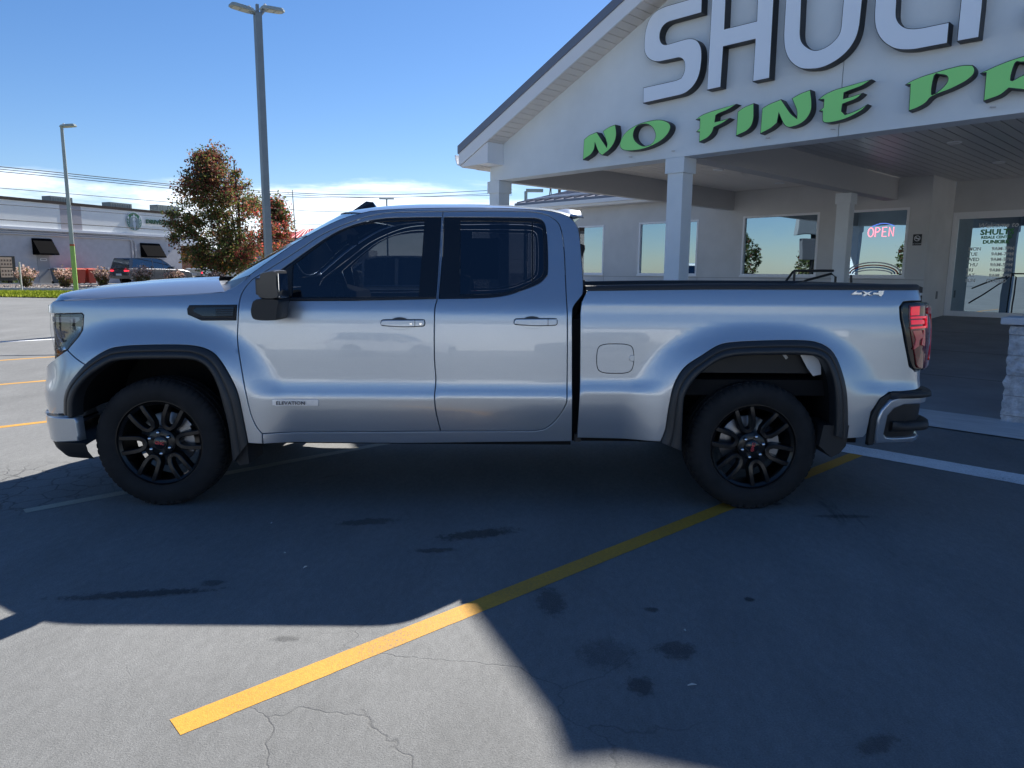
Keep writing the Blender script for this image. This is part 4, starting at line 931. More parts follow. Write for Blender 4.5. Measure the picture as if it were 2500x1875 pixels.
# canopy ceiling boards
CZ = 3.585
x0, x1 = -5.10, -1.42; n = 30
for (x0, x1, n) in ((-5.095, -1.425, 40), ):
    for i in range(n):
        y = QF+.31+(QW-QF-.32)*i/n; w_ = (QW-QF-.32)/n-.045
        box('ceiling_board', soff, x0, x1, y, y+w_, CZ, CZ+.03)
    box('ceiling_backing', mat('ceiling_gap', (.06, .06, .06), .8), x0, x1, QF+.302, QW-.004, CZ+.05, CZ+.07)
x0, x1 = -1.145, 2*RX+4.89; n = 42
for i in range(n):
    x = x0+(x1-x0)*i/n; box('ceiling_board', mat('grey_ceiling_metal', (.55, .55, .56), .32, .2), x, x+(x1-x0)/n-.015, QF+.31, QD-.01, CZ+.004, CZ+.016)
box('ceiling_backing', mat('ceiling_gap', (.06, .06, .06), .8), x0, x1, QF+.302, QD-.004, CZ+.018, CZ+.03)
for (x, y) in ((-3.33, 12.03), (-3.43, 14.93), (.97, 11.89), (.95, 14.75)):
    mb = MB(); mb.lathe([(.0, .0), (.075, .0), (.10, -.012), (.11, .0), (.11, .01)], (x, y, CZ-.004), 20, 'z'); l_ = bp_('recessed_light', mb, wtrim, auto=40)
    mb = MB(); mb.lathe([(.0, -.002), (.07, -.002), (.07, .0)], (x, y, CZ-.005), 20, 'z'); mb.build('lamp_lens', mat('lamp_lens', (.7, .7, .66), .3), l_)
# walls with window openings
def wall_open(name, x0, x1, z0, z1, y, th, opens, mt):
    opens = sorted(opens); mb = MB(); cur = x0
    for (a, b, c, d) in opens:
        mb.box(cur, a, y, y+th, z0, z1); mb.box(a, b, y, y+th, z0, c); mb.box(a, b, y, y+th, d, z1); cur = b
    mb.box(cur, x1, y, y+th, z0, z1); return bp_(name, mb, mt)
OPN = [(-10.95, -9.42, 1.43, 2.92), (-8.12, -6.14, 1.43, 2.93), (-4.83, -2.85, 1.43, 2.945), (-2.45, -.88, 1.43, 2.945)]
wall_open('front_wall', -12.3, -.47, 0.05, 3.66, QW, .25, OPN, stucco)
box('wall_groove_shade', mat('joint_shade', (.2, .21, .22), .8), -12.29, -.475, QW-.003, QW-.001, 1.372, 1.380)
for x in (-9.40, -6.12): box('wall_groove_shade', mat('joint_shade', (.2, .21, .22), .8), x, x+.008, QW-.003, QW-.001, .1, 1.371)
box('side_wall', stucco, -.72, -.47, QW+.251, QD, .05, 3.66)
box('side_wall', stucco, -12.3, -12.05, QW+.251, QW+9, .05, 3.66)
box('back_wall', stucco, -12.3, 12, QW+9.0, QW+9.25, .05, 3.66)
OPD = (-.46, 1.55, .545, 2.90)
wall_open('entrance_wall', -.469, 3.2, .05, 3.66, QD, .25, [OPD], stucco)
wall_open('front_wall', 3.2, 12.0, .05, 3.66, QW, .25, [(4.2, 6.2, 1.43, 2.945), (8, 10, 1.43, 2.945)], stucco)
def window(x0, x1, z0, z1, y, mt=win_g, sill=True, fr=.05):
    root = empty('window', (0, 0, 0)); root.parent = bld
    mb = MB(); mb.box(x0, x1, y-.012, y+.09, z0, z0+fr); mb.box(x0, x1, y-.012, y+.09, z1-fr, z1); mb.box(x0, x0+fr, y-.012, y+.09, z0+fr, z1-fr); mb.box(x1-fr, x1, y-.012, y+.09, z0+fr, z1-fr); mb.build('frame', wtrim, root)
    mb = MB(); mb.box(x0+fr, x1-fr, y+.045, y+.055, z0+fr, z1-fr); mb.build('pane', mt, root)
    if sill: mb = MB(); mb.box(x0-.02, x1+.02, y-.035, y-.012, z0-.03, z0+.012); mb.build('sill', wtrim, root)
    return root
for (a, b, c, d) in OPN: window(a, b, c, d, QW)
for (a, b) in ((4.2, 6.2), (8, 10)): window(a, b, 1.43, 2.945, QW)
# dim room behind the panes
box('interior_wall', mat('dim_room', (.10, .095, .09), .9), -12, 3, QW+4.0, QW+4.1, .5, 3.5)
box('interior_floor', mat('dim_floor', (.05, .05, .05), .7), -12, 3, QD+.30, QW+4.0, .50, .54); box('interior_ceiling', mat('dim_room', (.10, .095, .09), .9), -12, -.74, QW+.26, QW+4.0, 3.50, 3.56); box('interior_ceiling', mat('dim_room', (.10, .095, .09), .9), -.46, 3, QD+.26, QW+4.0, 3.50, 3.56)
# entrance door
dr = empty('entrance_door', (0, 0, 0)); dr.parent = bld
x0, x1, z0, z1 = OPD; y = QD
mb = MB(); mb.box(x0, x1, y-.02, y+.10, z1-.06, z1); mb.box(x0, x0+.06, y-.02, y+.10, z0, z1-.06); mb.box(x1-.06, x1, y-.02, y+.10, z0, z1-.06); mb.box(x0+.062, x1-.062, y-.005, y+.06, z0, z0+.12); mb.box(x0+.062, x1-.062, y-.005, y+.06, z1-.15, z1-.062); mb.box(x0+.062, x0+.12, y-.005, y+.06, z0+.12, z1-.15); mb.box(x1-.12, x1-.062, y-.005, y+.06, z0+.12, z1-.15)
mb.build('door_frame', wtrim, dr)
mb = MB(); mb.box(x0+.12, x1-.12, y+.03, y+.04, z0+.12, z1-.15); mb.build('door_glass', win_g, dr)
vw = mat('white_vinyl', (.82, .82, .82), .6); vg = mat('green_vinyl', (.10, .33, .12), .6)
def vinyl(s, x, z, size, mt, align='LEFT', shear=0., bold=.0, sx=1.):
    return text_mesh('door_lettering', s, size, mt, dr, face_mat(x, y+.027, z), .0008, bold, shear, sx, align)
cx_ = .42
vinyl('Welcome to', cx_, 2.54, .150, vw, 'CENTER', .25, .002)
vinyl('SHULTS', cx_, 2.385, .165, vg, 'CENTER', .0, .006, 1.12)
vinyl('RESALE CENTER', cx_, 2.30, .082, vg, 'CENTER', 0, .003, 1.0)
vinyl('DUNKIRK', cx_, 2.19, .105, vg, 'CENTER', 0, .005, 1.1)
for i, (a, b) in enumerate((('MON', '9AM-7PM'), ('TUE', '9AM-7PM'), ('WED', '9AM-5PM'), ('THU', '9AM-5PM'), ('FRI', '9AM-5PM'), ('SAT', '9AM-2PM'), ('SUN', 'CLOSED'))):
    z = 2.04-.118*i; vinyl(a, -.10, z, .105, vw, 'LEFT', 0, .002); vinyl(b, .78 if i < 6 else .70, z, .105, vw, 'RIGHT', 0, .002)
# low flat wing roof, left
mb = MB(); mb.box(-12.9, -5.28, QW-.45, QW-.43, 3.48, 3.64); mb.build('wing_fascia', wtrim, bld)
box('wing_soffit', soff, -12.9, -5.28, QW-.43, QW-.001, 3.46, 3.48); box('gutter', wtrim, -12.95, -5.30, QW-.56, QW-.45, 3.54, 3.65)
mb = MB(); mb.add([(-12.9, QW-.47, 3.66), (-5.0, QW-.47, 3.66), (-5.0, QW+8, 5.6), (-12.9, QW+8, 5.6), (-12.9, QW-.47, 3.74), (-5.0, QW-.47, 3.74), (-5.0, QW+8, 5.68), (-12.9, QW+8, 5.68)], [(0, 3, 2, 1), (4, 5, 6, 7), (0, 1, 5, 4), (1, 2, 6, 5), (2, 3, 7, 6), (3, 0, 4, 7)]); mb.build('wing_roof', roofm, bld)
for i in range(18):
    x = -12.8+.42*i; mb = MB(); mb.add([(x, QW-.46, 3.742), (x+.03, QW-.46, 3.742), (x+.03, QW+8, 5.682), (x, QW+8, 5.682), (x, QW-.46, 3.78), (x+.03, QW-.46, 3.78), (x+.03, QW+8, 5.72), (x, QW+8, 5.72)], [(0, 3, 2, 1), (4, 5, 6, 7), (0, 1, 5, 4), (1, 2, 6, 5), (2, 3, 7, 6), (3, 0, 4, 7)]); mb.build('roof_seam', roofm, bld)
mb = MB()
for k in range(3): mb.tube([(-12.6+.3*k, QW-.2+.25*k, 3.86+.055*k), (-6, QW-.2+.25*k, 3.86+.055*k)], .022)
mb.build('snow_rail', mat('pale_rail', (.5, .52, .55), .4, .5), bld)
box('electrical_plate', mat('grey_plate', (.22, .23, .24), .6), -.468, -.455, QW+.9, QW+1.0, .95, 1.12)
# apron rising from kerb to door, concrete gutter strip
def apron(name, q0, q1, z0, z1, x0, x1, mt, n=8):
    vs = []; fs = []
    for i in range(n+1):
        for j in range(2):
            q = q0+(q1-q0)*i/n; vs.append((x0 if j == 0 else x1, q, z0+(z1-z0)*i/n))
    for i in range(n): fs.append((2*i, 2*i+1, 2*i+3, 2*i+2))
    me = bpy.data.meshes.new(name); me.from_pydata(vs, [], fs); o = link(name, me, mt); o.rotation_euler = (0, 0, AZ); o['kind'] = 'structure'; return o
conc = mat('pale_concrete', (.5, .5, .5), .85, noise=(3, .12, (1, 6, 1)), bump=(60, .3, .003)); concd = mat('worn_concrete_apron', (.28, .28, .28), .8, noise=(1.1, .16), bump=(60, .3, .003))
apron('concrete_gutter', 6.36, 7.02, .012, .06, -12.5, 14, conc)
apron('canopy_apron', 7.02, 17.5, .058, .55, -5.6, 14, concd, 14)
for q in (9.2, 11.6, 14.2): 
    o = apron('expansion_joint_shade', q, q+.02, .058+(q-7.02)*.04695+.004, .058+(q+.02-7.02)*.04695+.004, -5.5, 12, mat('joint_shade_dark', (.07, .07, .07), .9), 1)
# ---- sign letters
LET = {
'N':([(-2.938,3.227),(-2.924,3.534),(-2.824,3.588),(-2.67,3.614),(-2.466,3.368),(-2.457,3.412),(-2.55,3.61),(-2.433,3.659),(-2.312,3.674),(-2.281,3.535),(-2.309,3.427),(-2.4,3.325),(-2.548,3.257),(-2.604,3.286),(-2.65,3.353),(-2.698,3.457),(-2.706,3.36),(-2.77,3.292)],[]),
'O':([(-2.217,3.368),(-2.175,3.482),(-2.056,3.569),(-1.859,3.627),(-1.627,3.641),(-1.476,3.622),(-1.362,3.566),(-1.331,3.502),(-1.373,3.418),(-1.481,3.341),(-1.649,3.285),(-1.843,3.258),(-2.044,3.265),(-2.168,3.298)],[[(-1.973,3.495),(-1.936,3.576),(-1.858,3.607),(-1.741,3.6),(-1.642,3.544),(-1.584,3.445),(-1.596,3.371),(-1.651,3.316),(-1.767,3.302),(-1.867,3.342),(-1.949,3.414)]]),
'F':([(-0.937,3.546),(-0.85,3.595),(-0.717,3.621),(-0.33,3.659),(-0.438,3.604),(-0.598,3.572),(-0.627,3.556),(-0.634,3.479),(-0.528,3.485),(-0.416,3.497),(-0.509,3.447),(-0.646,3.407),(-0.668,3.342),(-0.731,3.286),(-0.865,3.244),(-0.864,3.379),(-0.919,3.386),(-0.867,3.425),(-0.868,3.548)],[]),
'I':([(-0.317,3.255),(-0.312,3.558),(-0.233,3.601),(-0.089,3.63),(-0.077,3.442),(-0.102,3.35),(-0.168,3.297)],[]),
'N2':([(0.019,3.239),(0.026,3.548),(0.115,3.587),(0.272,3.619),(0.319,3.555),(0.413,3.424),(0.487,3.367),(0.483,3.452),(0.407,3.606),(0.508,3.647),(0.635,3.67),(0.663,3.527),(0.667,3.424),(0.613,3.33),(0.521,3.278),(0.403,3.262),(0.344,3.289),(0.305,3.348),(0.254,3.453),(0.24,3.343),(0.164,3.287)],[]),
'E':([(0.732,3.536),(0.805,3.587),(0.925,3.622),(1.333,3.663),(1.24,3.607),(1.088,3.578),(1.038,3.565),(1.035,3.504),(1.137,3.515),(1.252,3.531),(1.185,3.475),(1.03,3.442),(1.025,3.367),(1.068,3.322),(1.195,3.347),(1.311,3.4),(1.262,3.343),(1.155,3.293),(1.033,3.26),(0.883,3.251),(0.824,3.264),(0.804,3.287),(0.796,3.398),(0.751,3.405),(0.804,3.44),(0.803,3.53)],[]),
'P':([(1.685,3.54),(1.754,3.574),(1.86,3.601),(2.095,3.633),(2.233,3.642),(2.324,3.624),(2.353,3.58),(2.343,3.523),(2.284,3.475),(2.161,3.422),(1.962,3.375),(1.915,3.311),(1.839,3.276),(1.749,3.255),(1.74,3.536)],[[(1.976,3.582),(2.025,3.583),(2.083,3.563),(2.105,3.527),(2.091,3.479),(2.039,3.428),(1.965,3.397)]]),
'R':([(2.394,3.528),(2.505,3.568),(2.629,3.603),(2.761,3.625),(2.857,3.628),(2.915,3.602),(2.937,3.543),(2.913,3.465),(2.815,3.399),(2.884,3.35),(2.962,3.29),(2.869,3.259),(2.794,3.3),(2.664,3.336),(2.601,3.28),(2.453,3.246),(2.449,3.523)],[[(2.695,3.567),(2.741,3.567),(2.807,3.554),(2.835,3.521),(2.808,3.466),(2.738,3.432),(2.674,3.415)]]),
'Sb':([(-1.812,3.895),(-1.818,4.112),(-1.274,4.113),(-1.186,4.127),(-1.144,4.186),(-1.133,4.255),(-1.145,4.329),(-1.176,4.371),(-1.229,4.4),(-1.578,4.41),(-1.689,4.448),(-1.78,4.522),(-1.824,4.611),(-1.83,4.737),(-1.812,4.893),(-1.762,5.017),(-1.657,5.095),(-1.52,5.122),(-1.135,5.115),(-0.909,5.116),(-0.907,4.898),(-1.433,4.904),(-1.515,4.875),(-1.562,4.801),(-1.562,4.716),(-1.528,4.648),(-1.465,4.614),(-1.109,4.622),(-1.007,4.598),(-0.934,4.545),(-0.886,4.454),(-0.873,4.335),(-0.885,4.173),(-0.921,4.062),(-1.002,3.969),(-1.101,3.92),(-1.174,3.906)],[]),
'Hb':([(-0.776,3.899),(-0.763,5.202),(-0.559,5.187),(-0.555,4.617),(-0.112,4.612),(-0.122,5.151),(0.1,5.132),(0.108,3.891),(-0.119,3.89),(-0.116,4.395),(-0.558,4.399),(-0.568,3.901)],[]),
'Ub':([(0.255,4.777),(0.256,4.344),(0.278,4.201),(0.327,4.085),(0.403,3.995),(0.499,3.929),(0.592,3.904),(0.722,3.887),(0.83,3.903),(0.954,3.95),(1.053,4.021),(1.127,4.125),(1.157,4.247),(1.166,4.538),(1.169,4.595),(0.954,4.601),(0.95,4.572),(0.947,4.314),(0.945,4.264),(0.923,4.209),(0.864,4.151),(0.792,4.115),(0.706,4.1),(0.654,4.108),(0.597,4.135),(0.526,4.192),(0.482,4.253),(0.465,4.33),(0.456,4.716),(0.455,4.778)],[]),
'Lb':([(1.304,4.523),(1.308,4.329),(1.324,4.219),(1.367,4.112),(1.442,4.018),(1.535,3.946),(1.613,3.913),(1.736,3.887),(2.073,3.883),(2.073,4.094),(1.799,4.097),(1.716,4.108),(1.64,4.137),(1.579,4.194),(1.546,4.254),(1.537,4.313),(1.533,4.465),(1.528,4.597),(1.306,4.637)],[]),
'Tb':([(2.157,3.883),(2.157,4.307),(2.154,4.476),(2.352,4.458),(2.36,4.221),(2.358,3.879)],[]),
}
sign_w = mat('white_sign_face', (.86, .92, 1.0), .3); sign_g = mat('green_sign_face', (.34, .90, .26), .4); sign_k = mat('black_letter_return', (.025, .027, .032), .5)
def soften(P, lim=44):
    for _ in range(2):
        o = []; n = len(P)
        for i in range(n):
            a, b, c = P[i-1], P[i], P[(i+1) % n]; v1 = Vector((b[0]-a[0], b[1]-a[1])); v2 = Vector((c[0]-b[0], c[1]-b[1])); L = min(v1.length, v2.length)*.25
            if v1.length < 1e-6 or v2.length < 1e-6 or math.degrees(v1.angle(v2)) > lim or math.degrees(v1.angle(v2)) < 2: o.append(b); continue
            v1.normalize(); v2.normalize(); o += [(b[0]-v1.x*L, b[1]-v1.y*L), (b[0]+v2.x*L, b[1]+v2.y*L)]
        P = o
    return P
def letter(root, key, mt, dx=0., dep=.13, rim_=.008):
    out, holes = LET[key]; out = [(a+dx, b) for a, b in out]; holes = [[(a+dx, b) for a, b in h] for h in holes]
    sm_ = lambda P: P
    if key in ('O', 'P', 'R') : holes = [crom(h, closed=True, k=3) for h in holes]
    if key == 'O': out = crom(out, closed=True, k=3)
    else: out = soften(out)
    mb = MB(); mb.prism(out, QF-dep, QF-.004, holes=holes); o = mb.build('letter', sign_k, root)
    fo = inset(out, rim_); fh = [inset(h, -rim_) for h in holes]
    mb = MB(); mb.prism(fo, QF-dep-.004, QF-dep-.001, holes=fh); mb.build('letter_face', mt, o)
sg = empty('large_white_letter_sign', (0, 0, 0), AZ, 'large white SHULTS letters with black sides high on the gable wall', 'sign')
for k, dx in (('Sb', 0), ('Hb', 0), ('Ub', 0), ('Lb', 0), ('Tb', 0), ('Sb', 4.58)): letter(sg, k, sign_w, dx, .14)
def ext(P): mb = MB(); mb.prism(P, QF-.1385, QF-.003); o = mb.build('letter', sign_k, sg); mb = MB(); mb.prism(inset(P, .009), QF-.1445, QF-.139); mb.build('letter_face', sign_w, o)
ext([(1.90, 4.91), (1.90, 5.12), (2.62, 5.12), (2.62, 4.91), (2.358, 4.91), (2.358, 4.45), (2.156, 4.45), (2.156, 4.91)])
ext([(1.308, 4.56), (1.528, 4.56), (1.528, 5.12), (1.308, 5.12)])
for xa in (.257, .956): ext([(xa, 4.57), (xa+.20, 4.57), (xa+.20, 5.12), (xa, 5.12)])
s2 = empty('green_letter_sign', (0, 0, 0), AZ, 'smaller green NO FINE PRINT letters in a slanted hand along the bottom of the gable', 'sign')
for k, dx in (('N', 0), ('O', 0), ('F', 0), ('I', 0), ('N2', 0), ('E', 0), ('P', 0), ('R', 0), ('I', 3.32), ('N2', 3.32)): letter(s2, k, sign_g, dx, .13)
mb = MB(); mb.prism([(4.05, 3.62), (4.75, 3.66), (4.62, 3.56), (4.42, 3.54), (4.36, 3.30), (4.22, 3.24), (4.24, 3.52), (4.05, 3.55)], QF-.13, QF-.004); mb.build('letter', sign_g, s2)
for x in (-2.1, -1.35, .06, .88, 2.5): mb = MB(); mb.tube([(x, QF-.002, 3.20), (x, QF-.05, 3.195), (x+.05, QF-.05, 3.19)], .008); mb.build('cable_stub', stucco, s2)
# neon sign and no smoking plaque
ns = empty('neon_open_sign', (0, 0, 0), AZ, 'small pink neon OPEN sign hanging inside the right-hand window', 'sign')
pk = mat('pink_neon', (.9, .2, .3), .4, emit=(1., .28, .36), es=.9); bn = mat('blue_neon', (.1, .2, .6), .4, emit=(.12, .25, .9), es=.5)
yy = QW+.025; bx, bz = -1.73, 2.335; hh = .20
def st_(pts, mt, nm='neon_tube'): mb = MB(); mb.tube([(bx+x, yy, bz+z) for x, z in pts], .0085, 6); mb.build(nm, mt, ns)
ov = lambda cx, w, h: [(cx+w*math.cos(a*math.pi/8), h/2+h/2*math.sin(a*math.pi/8)) for a in range(17)]
st_(ov(.06, .058, hh), pk); st_([(.16, -.005), (.16, hh), (.22, hh), (.255, hh*.78), (.22, hh*.52), (.165, hh*.5)], pk)
st_([(.40, hh), (.31, hh), (.31, 0), (.40, 0)], pk); st_([(.31, hh*.52), (.38, hh*.52)], pk); st_([(.45, 0), (.45, hh), (.54, 0), (.54, hh)], pk)
st_([(.08+.46*i/12, hh+.03+.06*math.sin(i/12*math.pi)) for i in range(13)], bn)
pl = empty('no_smoking_plaque', (0, 0, 0), AZ, 'small black no smoking plaque on the wall right of the neon sign window', 'plaque')
mb = MB(); mb.cbox(-.765, -.59, QW-.018, QW-.002, 2.12, 2.36, .005); mb.build('plaque', mat('black_plaque', (.02, .022, .027), .4), pl)
mb = MB(); mb.lathe([(.048, -.003), (.060, -.003), (.060, .0), (.048, .0)], (-.677, QW-.019, 2.27), 24); mb.tube([(-.715, QW-.021, 2.305), (-.64, QW-.021, 2.235)], .006, 4); mb.box(-.715, -.64, QW-.021, QW-.019, 2.262, 2.278); mb.build('symbol', white_p, pl)
text_mesh('plaque_text', 'NO SMOKING', .028, white_p, pl, face_mat(-.677, QW-.020, 2.145), .0005, align='CENTER')
# string of small coloured toys / decoration behind the pane under the neon sign
dc = empty('window_display', (0, 0, 0), AZ, 'red, white and blue arched window decoration along the bottom of the neon sign window', 'window display')
for k, (w_, h_, mt) in enumerate(((.58, .26, white_p), (.52, .20, red_p), (.46, .15, mat('blue_print', (.05, .25, .6), .4)), (.40, .09, white_p))):
    mb = MB(); mb.tube([(-1.55+w_*math.cos(math.pi*i/14), QW+.028, 1.50+h_*math.sin(math.pi*i/14)) for i in range(15)], .013, 6); mb.build('arch_band', mt, dc)
# handrails on the apron
def rail(name, pts, label):
    mb = MB(); 
    for p in pts: mb.tube(p, .021, 8)
    o = mb.build(name, mat('black_rail_paint', (.012, .013, .015), .35), auto=50); o.rotation_euler = (0, 0, AZ); tag(o, label, 'handrail'); return o
# entrance stone pier with cap, blocks built one by one
pr = empty('stone_pier', (0, 0, 0), AZ, 'low wall of pale rough split-face blocks with a slab cap beside the entrance', 'wall')
stone = mat('split_face_stone', (.58, .59, .61), .95, noise=(14, .28), bump=(38, .9, .03))
random.seed(4)
def rough_block(x0, x1, y0, y1, z0, z1):
    bm = bmesh.new(); bmesh.ops.create_cube(bm, size=1, matrix=Matrix.Translation(((x0+x1)/2, (y0+y1)/2, (z0+z1)/2)) @ Matrix.Diagonal((x1-x0, y1-y0, z1-z0, 1)))
    bmesh.ops.subdivide_edges(bm, edges=bm.edges[:], cuts=5, use_grid_fill=True)
    for v in bm.verts:
        if min(abs(v.co.y-y0), abs(v.co.x-x0)) < .001:
            e = pnoise(v.co*14)*.018+pnoise(v.co*34)*.009
            if abs(v.co.y-y0) < .001: v.co.y += e-.004
            if abs(v.co.x-x0) < .001: v.co.x += e-.004
    bm.verts.index_update(); mb = MB(); mb.add([v.co for v in bm.verts], [[v.index for v in f.verts] for f in bm.faces]); bm.free(); return mb
row = 0; z = .02
for hgt in (.10, .20, .20, .20, .20, .09):
    x = 3.0; x -= 0.; first = True
    while x < 4.9:
        L_ = .40 if not first else (.40 if row % 2 else .21)
        rough_block(x, x+L_-.010, 6.95, 7.25, z, z+hgt-.010).build('block', stone, pr); x += L_; first = False
    row += 1; z += hgt
mb = MB(); mb.box(3.01, 4.88, 6.965, 7.24, .02, 1.0); mb.build('mortar_core', mat('mortar', (.38, .39, .4), .9), pr)
mb = MB(); mb.cbox(2.92, 5.0, 6.88, 7.32, 1.015, 1.085, .012); mb.build('cap_slab', mat('cap_stone', (.6, .61, .63), .8, bump=(40, .3, .003)), pr)
mb = MB(); mb.cbox(3.14, 3.9, 7.0, 7.2, 1.087, 1.20, .01); mb.build('upper_block', mat('cap_stone', (.6, .61, .63), .8), pr)
def rhit(px, py, q):
    w = _d+_r*((px-1250)/FPX)-_u*((py-937.5)/FPX); e2 = Vector((math.cos(A2), math.sin(A2), 0)); e1 = Vector((math.sin(A2), -math.cos(A2), 0))
    P_ = CAM+w*((q-CAM.dot(e2))/w.dot(e2)); return (P_.dot(e1), q, P_.z)
q = 10.2
a, b, c = rhit(1917, 689, q), rhit(1940, 661, q), rhit(2035, 661, q)
d1, d2, d3 = rhit(1970, 684, q+.9), rhit(2030, 668, q+.9), rhit(2040, 676, q+.9)
rail('handrail', [[(a[0]-.9, q, a[2]-.75), a, (b[0]-.03, q, b[2]-.02), b, c], [(b[0]+.0, q, .3), b]], 'black tubular handrail with sloping end seen just above the truck bed')
rail('handrail', [[(d1[0]-.6, q+.9, d1[2]-.3), d1, d2, d3, (d3[0], q+.9, .3)], [rhit(2078, 690, q+.9), rhit(2078, 672, q+.9)]], 'second black handrail just behind the sloping one with a rounded end post')
# ---------------------------------------------------------------- far side of the road: coffee shop building
def ray(px, py): return _d+_r*((px-1250)/FPX)-_u*((py-937.5)/FPX)
SBO = Vector((-30.3, 40.7, 0)); SBA = math.atan2(13, 5.4); GZ = .46
sx_ = Vector((math.cos(SBA), math.sin(SBA), 0)); sy_ = Vector((-math.sin(SBA), math.cos(SBA), 0))
def sw(px, py, off_=0.):
    w = ray(px, py); t = (SBO-CAM).dot(sy_)+off_; P_ = CAM+w*(t/w.dot(sy_)); return ((P_-SBO).dot(sx_), P_.z)
sb = empty('coffee_shop_building', tuple(SBO), SBA, 'long single-storey grey painted building with brown parapet across the road', 'building')
brick_g = mat('grey_painted_brick', (.50, .49, .51), .9, noise=(2.5, .08), bump=(22, .5, .02)); cream = mat('pale_render', (.78, .79, .77), .85, noise=(.5, .06))
brown = mat('brown_parapet', (.075, .06, .052), .8); cornm = mat('pale_cornice', (.62, .65, .70), .6); awn = mat('black_awning_cloth', (.005, .005, .006), .9, spec=.03)
S0, S1 = -12., sw(441, 600)[0]
zt = 5.98; zb_ = sw(100, 495)[1]; zc1 = sw(100, 558)[1]+.02
def sbox(name, mt, x0, x1, y0, y1, z0, z1, parent=sb): mb = MB(); mb.box(x0, x1, y0, y1, z0, z1); return mb.build(name, mt, parent)
sbox('lower_wall', brick_g, S0, S1, 0, 12, GZ-.3, zc1-.22); sbox('upper_wall', cream, S0, S1+.02, -.06, 12, zc1, zb_); sbox('cornice', cornm, S0, S1+.12, -.20, 12, zc1-.22, zc1); sbox('parapet_band', brown, S0, S1+.06, -.12, 12, zb_, zt)
a, b = sw(145, 520)[0], sw(196, 520)[0]; sbox('darker_patch', mat('taupe_patch', (.42, .40, .42), .85), a, b, -.075, -.055, zc1+.02, zb_-.02)
for (p0, p1, py0, py1, dy) in ((122, 184, 473, 489, 2.5), (268, 329, 489, 500, 3), (384, 445, 496, 508, 3)):
    a, b = sw(p0, py0, dy)[0], sw(p1, py0, dy)[0]; z1_ = sw((p0+p1)/2, py0, dy)[1]
    b = a+(b-a)*.86; mb = MB(); mb.box(a, b, dy, dy+.9, zt-.2, z1_-.22)
    for i in range(9): mb.box(a+(b-a)*i/9+.03, a+(b-a)*i/9+.08, dy-.03, dy, zt, z1_-.3)
    mb.build('rooftop_unit', mat('grey_rooftop_metal', (.22, .25, .24), .5, .3), sb)
for k, off_ in enumerate((0, .16)):
    sv = sw(320+k*8, 600)[0]; zh = zc1-.42-.12*k+.1
    mb = MB(); mb.tube([(S0, -.09, zh), (sv-.35, -.09, zh), (sv-.12, -.09, zh-.06), (sv, -.09, zh-.3), (sv, -.09, GZ)], .055, 8); mb.build('conduit', mat('painted_conduit', (.52, .51, .52), .6), sb)
def awning(px0, px1, py0, py1):
    a, z1_ = sw(px0, py0); b = sw(px1, py0)[0]; z0_ = z1_-1.0
    mb = MB(); mb.prism([(-.02, z1_), (-.05, z1_), (-.72, z0_+.02), (-.72, z0_-.08), (-.02, z0_-.08)], a, b, 'yz'); mb.build('awning', awn, sb)
    d0, d1 = a+.25, b-.25
    mb = MB(); mb.box(d0, d1, -.03, -.001, GZ+.02, z0_+.1); dd = mb.build('door', mat('grey_steel_door', (.36, .365, .38), .6), sb)
    mb = MB(); mb.box((d0+d1)/2-.22, (d0+d1)/2+.22, -.045, -.031, GZ+1.55, GZ+1.70); mb.build('door_plate', white_p, dd)
    mb = MB(); mb.box((d0+d1)/2-.17, (d0+d1)/2+.17, -.048, -.046, GZ+1.595, GZ+1.65); mb.build('plate_lettering', mat('grey_print', (.15, .15, .17), .5), dd)
    mb = MB(); mb.cbox(d1-.16, d1-.06, -.10, -.032, GZ+.95, GZ+1.05, .02); mb.build('door_handle', steel, dd)
awning(76, 124, 581, 614); awning(341, 388, 593, 625)
# round green emblem and lettering
lx, lz = sw(324.4, 541); lr = abs(sw(346, 541)[0]-sw(303, 541)[0])/2*.98; lr = (sw(324, 519)[1]-sw(324, 563)[1])/2
lg = empty('round_emblem_sign', tuple(SBO), SBA, 'round green and white emblem of a crowned woman on the pale wall', 'sign')
gr = mat('emblem_green', (.008, .13, .06), .5); wh = mat('emblem_white', (.50, .56, .62), .5)
def disc(r, y, mt, nm, seg=40): mb = MB(); mb.lathe([(0, y), (r, y), (r, y+.05)], (lx, 0, lz), seg); return mb.build(nm, mt, lg)
disc(lr, -.14, wh, 'disc'); disc(lr*.96, -.145, gr, 'green_field')
def lp(P, nm='white_shape', dy=0.): mb = MB(); mb.prism([(lx+x*lr, lz+z*lr) for x, z in P], -.155-dy, -.146-dy); mb.build(nm, wh if not dy or nm == 'white_shape' else gr, lg)
lp([(-.42, .42), (-.30, .62), (-.20, .52), (-.10, .70), (0, .88), (.10, .70), (.20, .52), (.30, .62), (.42, .42), (.0, .50)])
lp([(.20*math.cos(a*math.pi/10), .22+.24*math.sin(a*math.pi/10)) for a in range(20)])
for s_ in (-1, 1):
    for k in range(3):
        x0_ = .24+.13*k; mb = MB(); mb.tube([(lx+s_*lr*(x0_+.04*math.sin(i*1.1)+.02*i*(.3)), -.15, lz+lr*(.42-.13*i-.02*k)) for i in range(11-k)], lr*.042, 5); mb.build('wavy_strand', wh, lg)
    for k in range(5): lp([(s_*(.66+.03*(k % 2)), .18-.17*k), (s_*.92*math.cos(.05+.19*k), .10-.17*k), (s_*.90*math.cos(.1+.19*k), .03-.17*k), (s_*.62, .10-.17*k)])
    lp([(s_*.62, .45), (s_*.78, .60), (s_*.80, .40), (s_*.92, .34), (s_*.72, .22)])
lp([(-.14, .02), (.14, .02), (.20, -.35), (.10, -.92), (-.10, -.92), (-.20, -.35)])
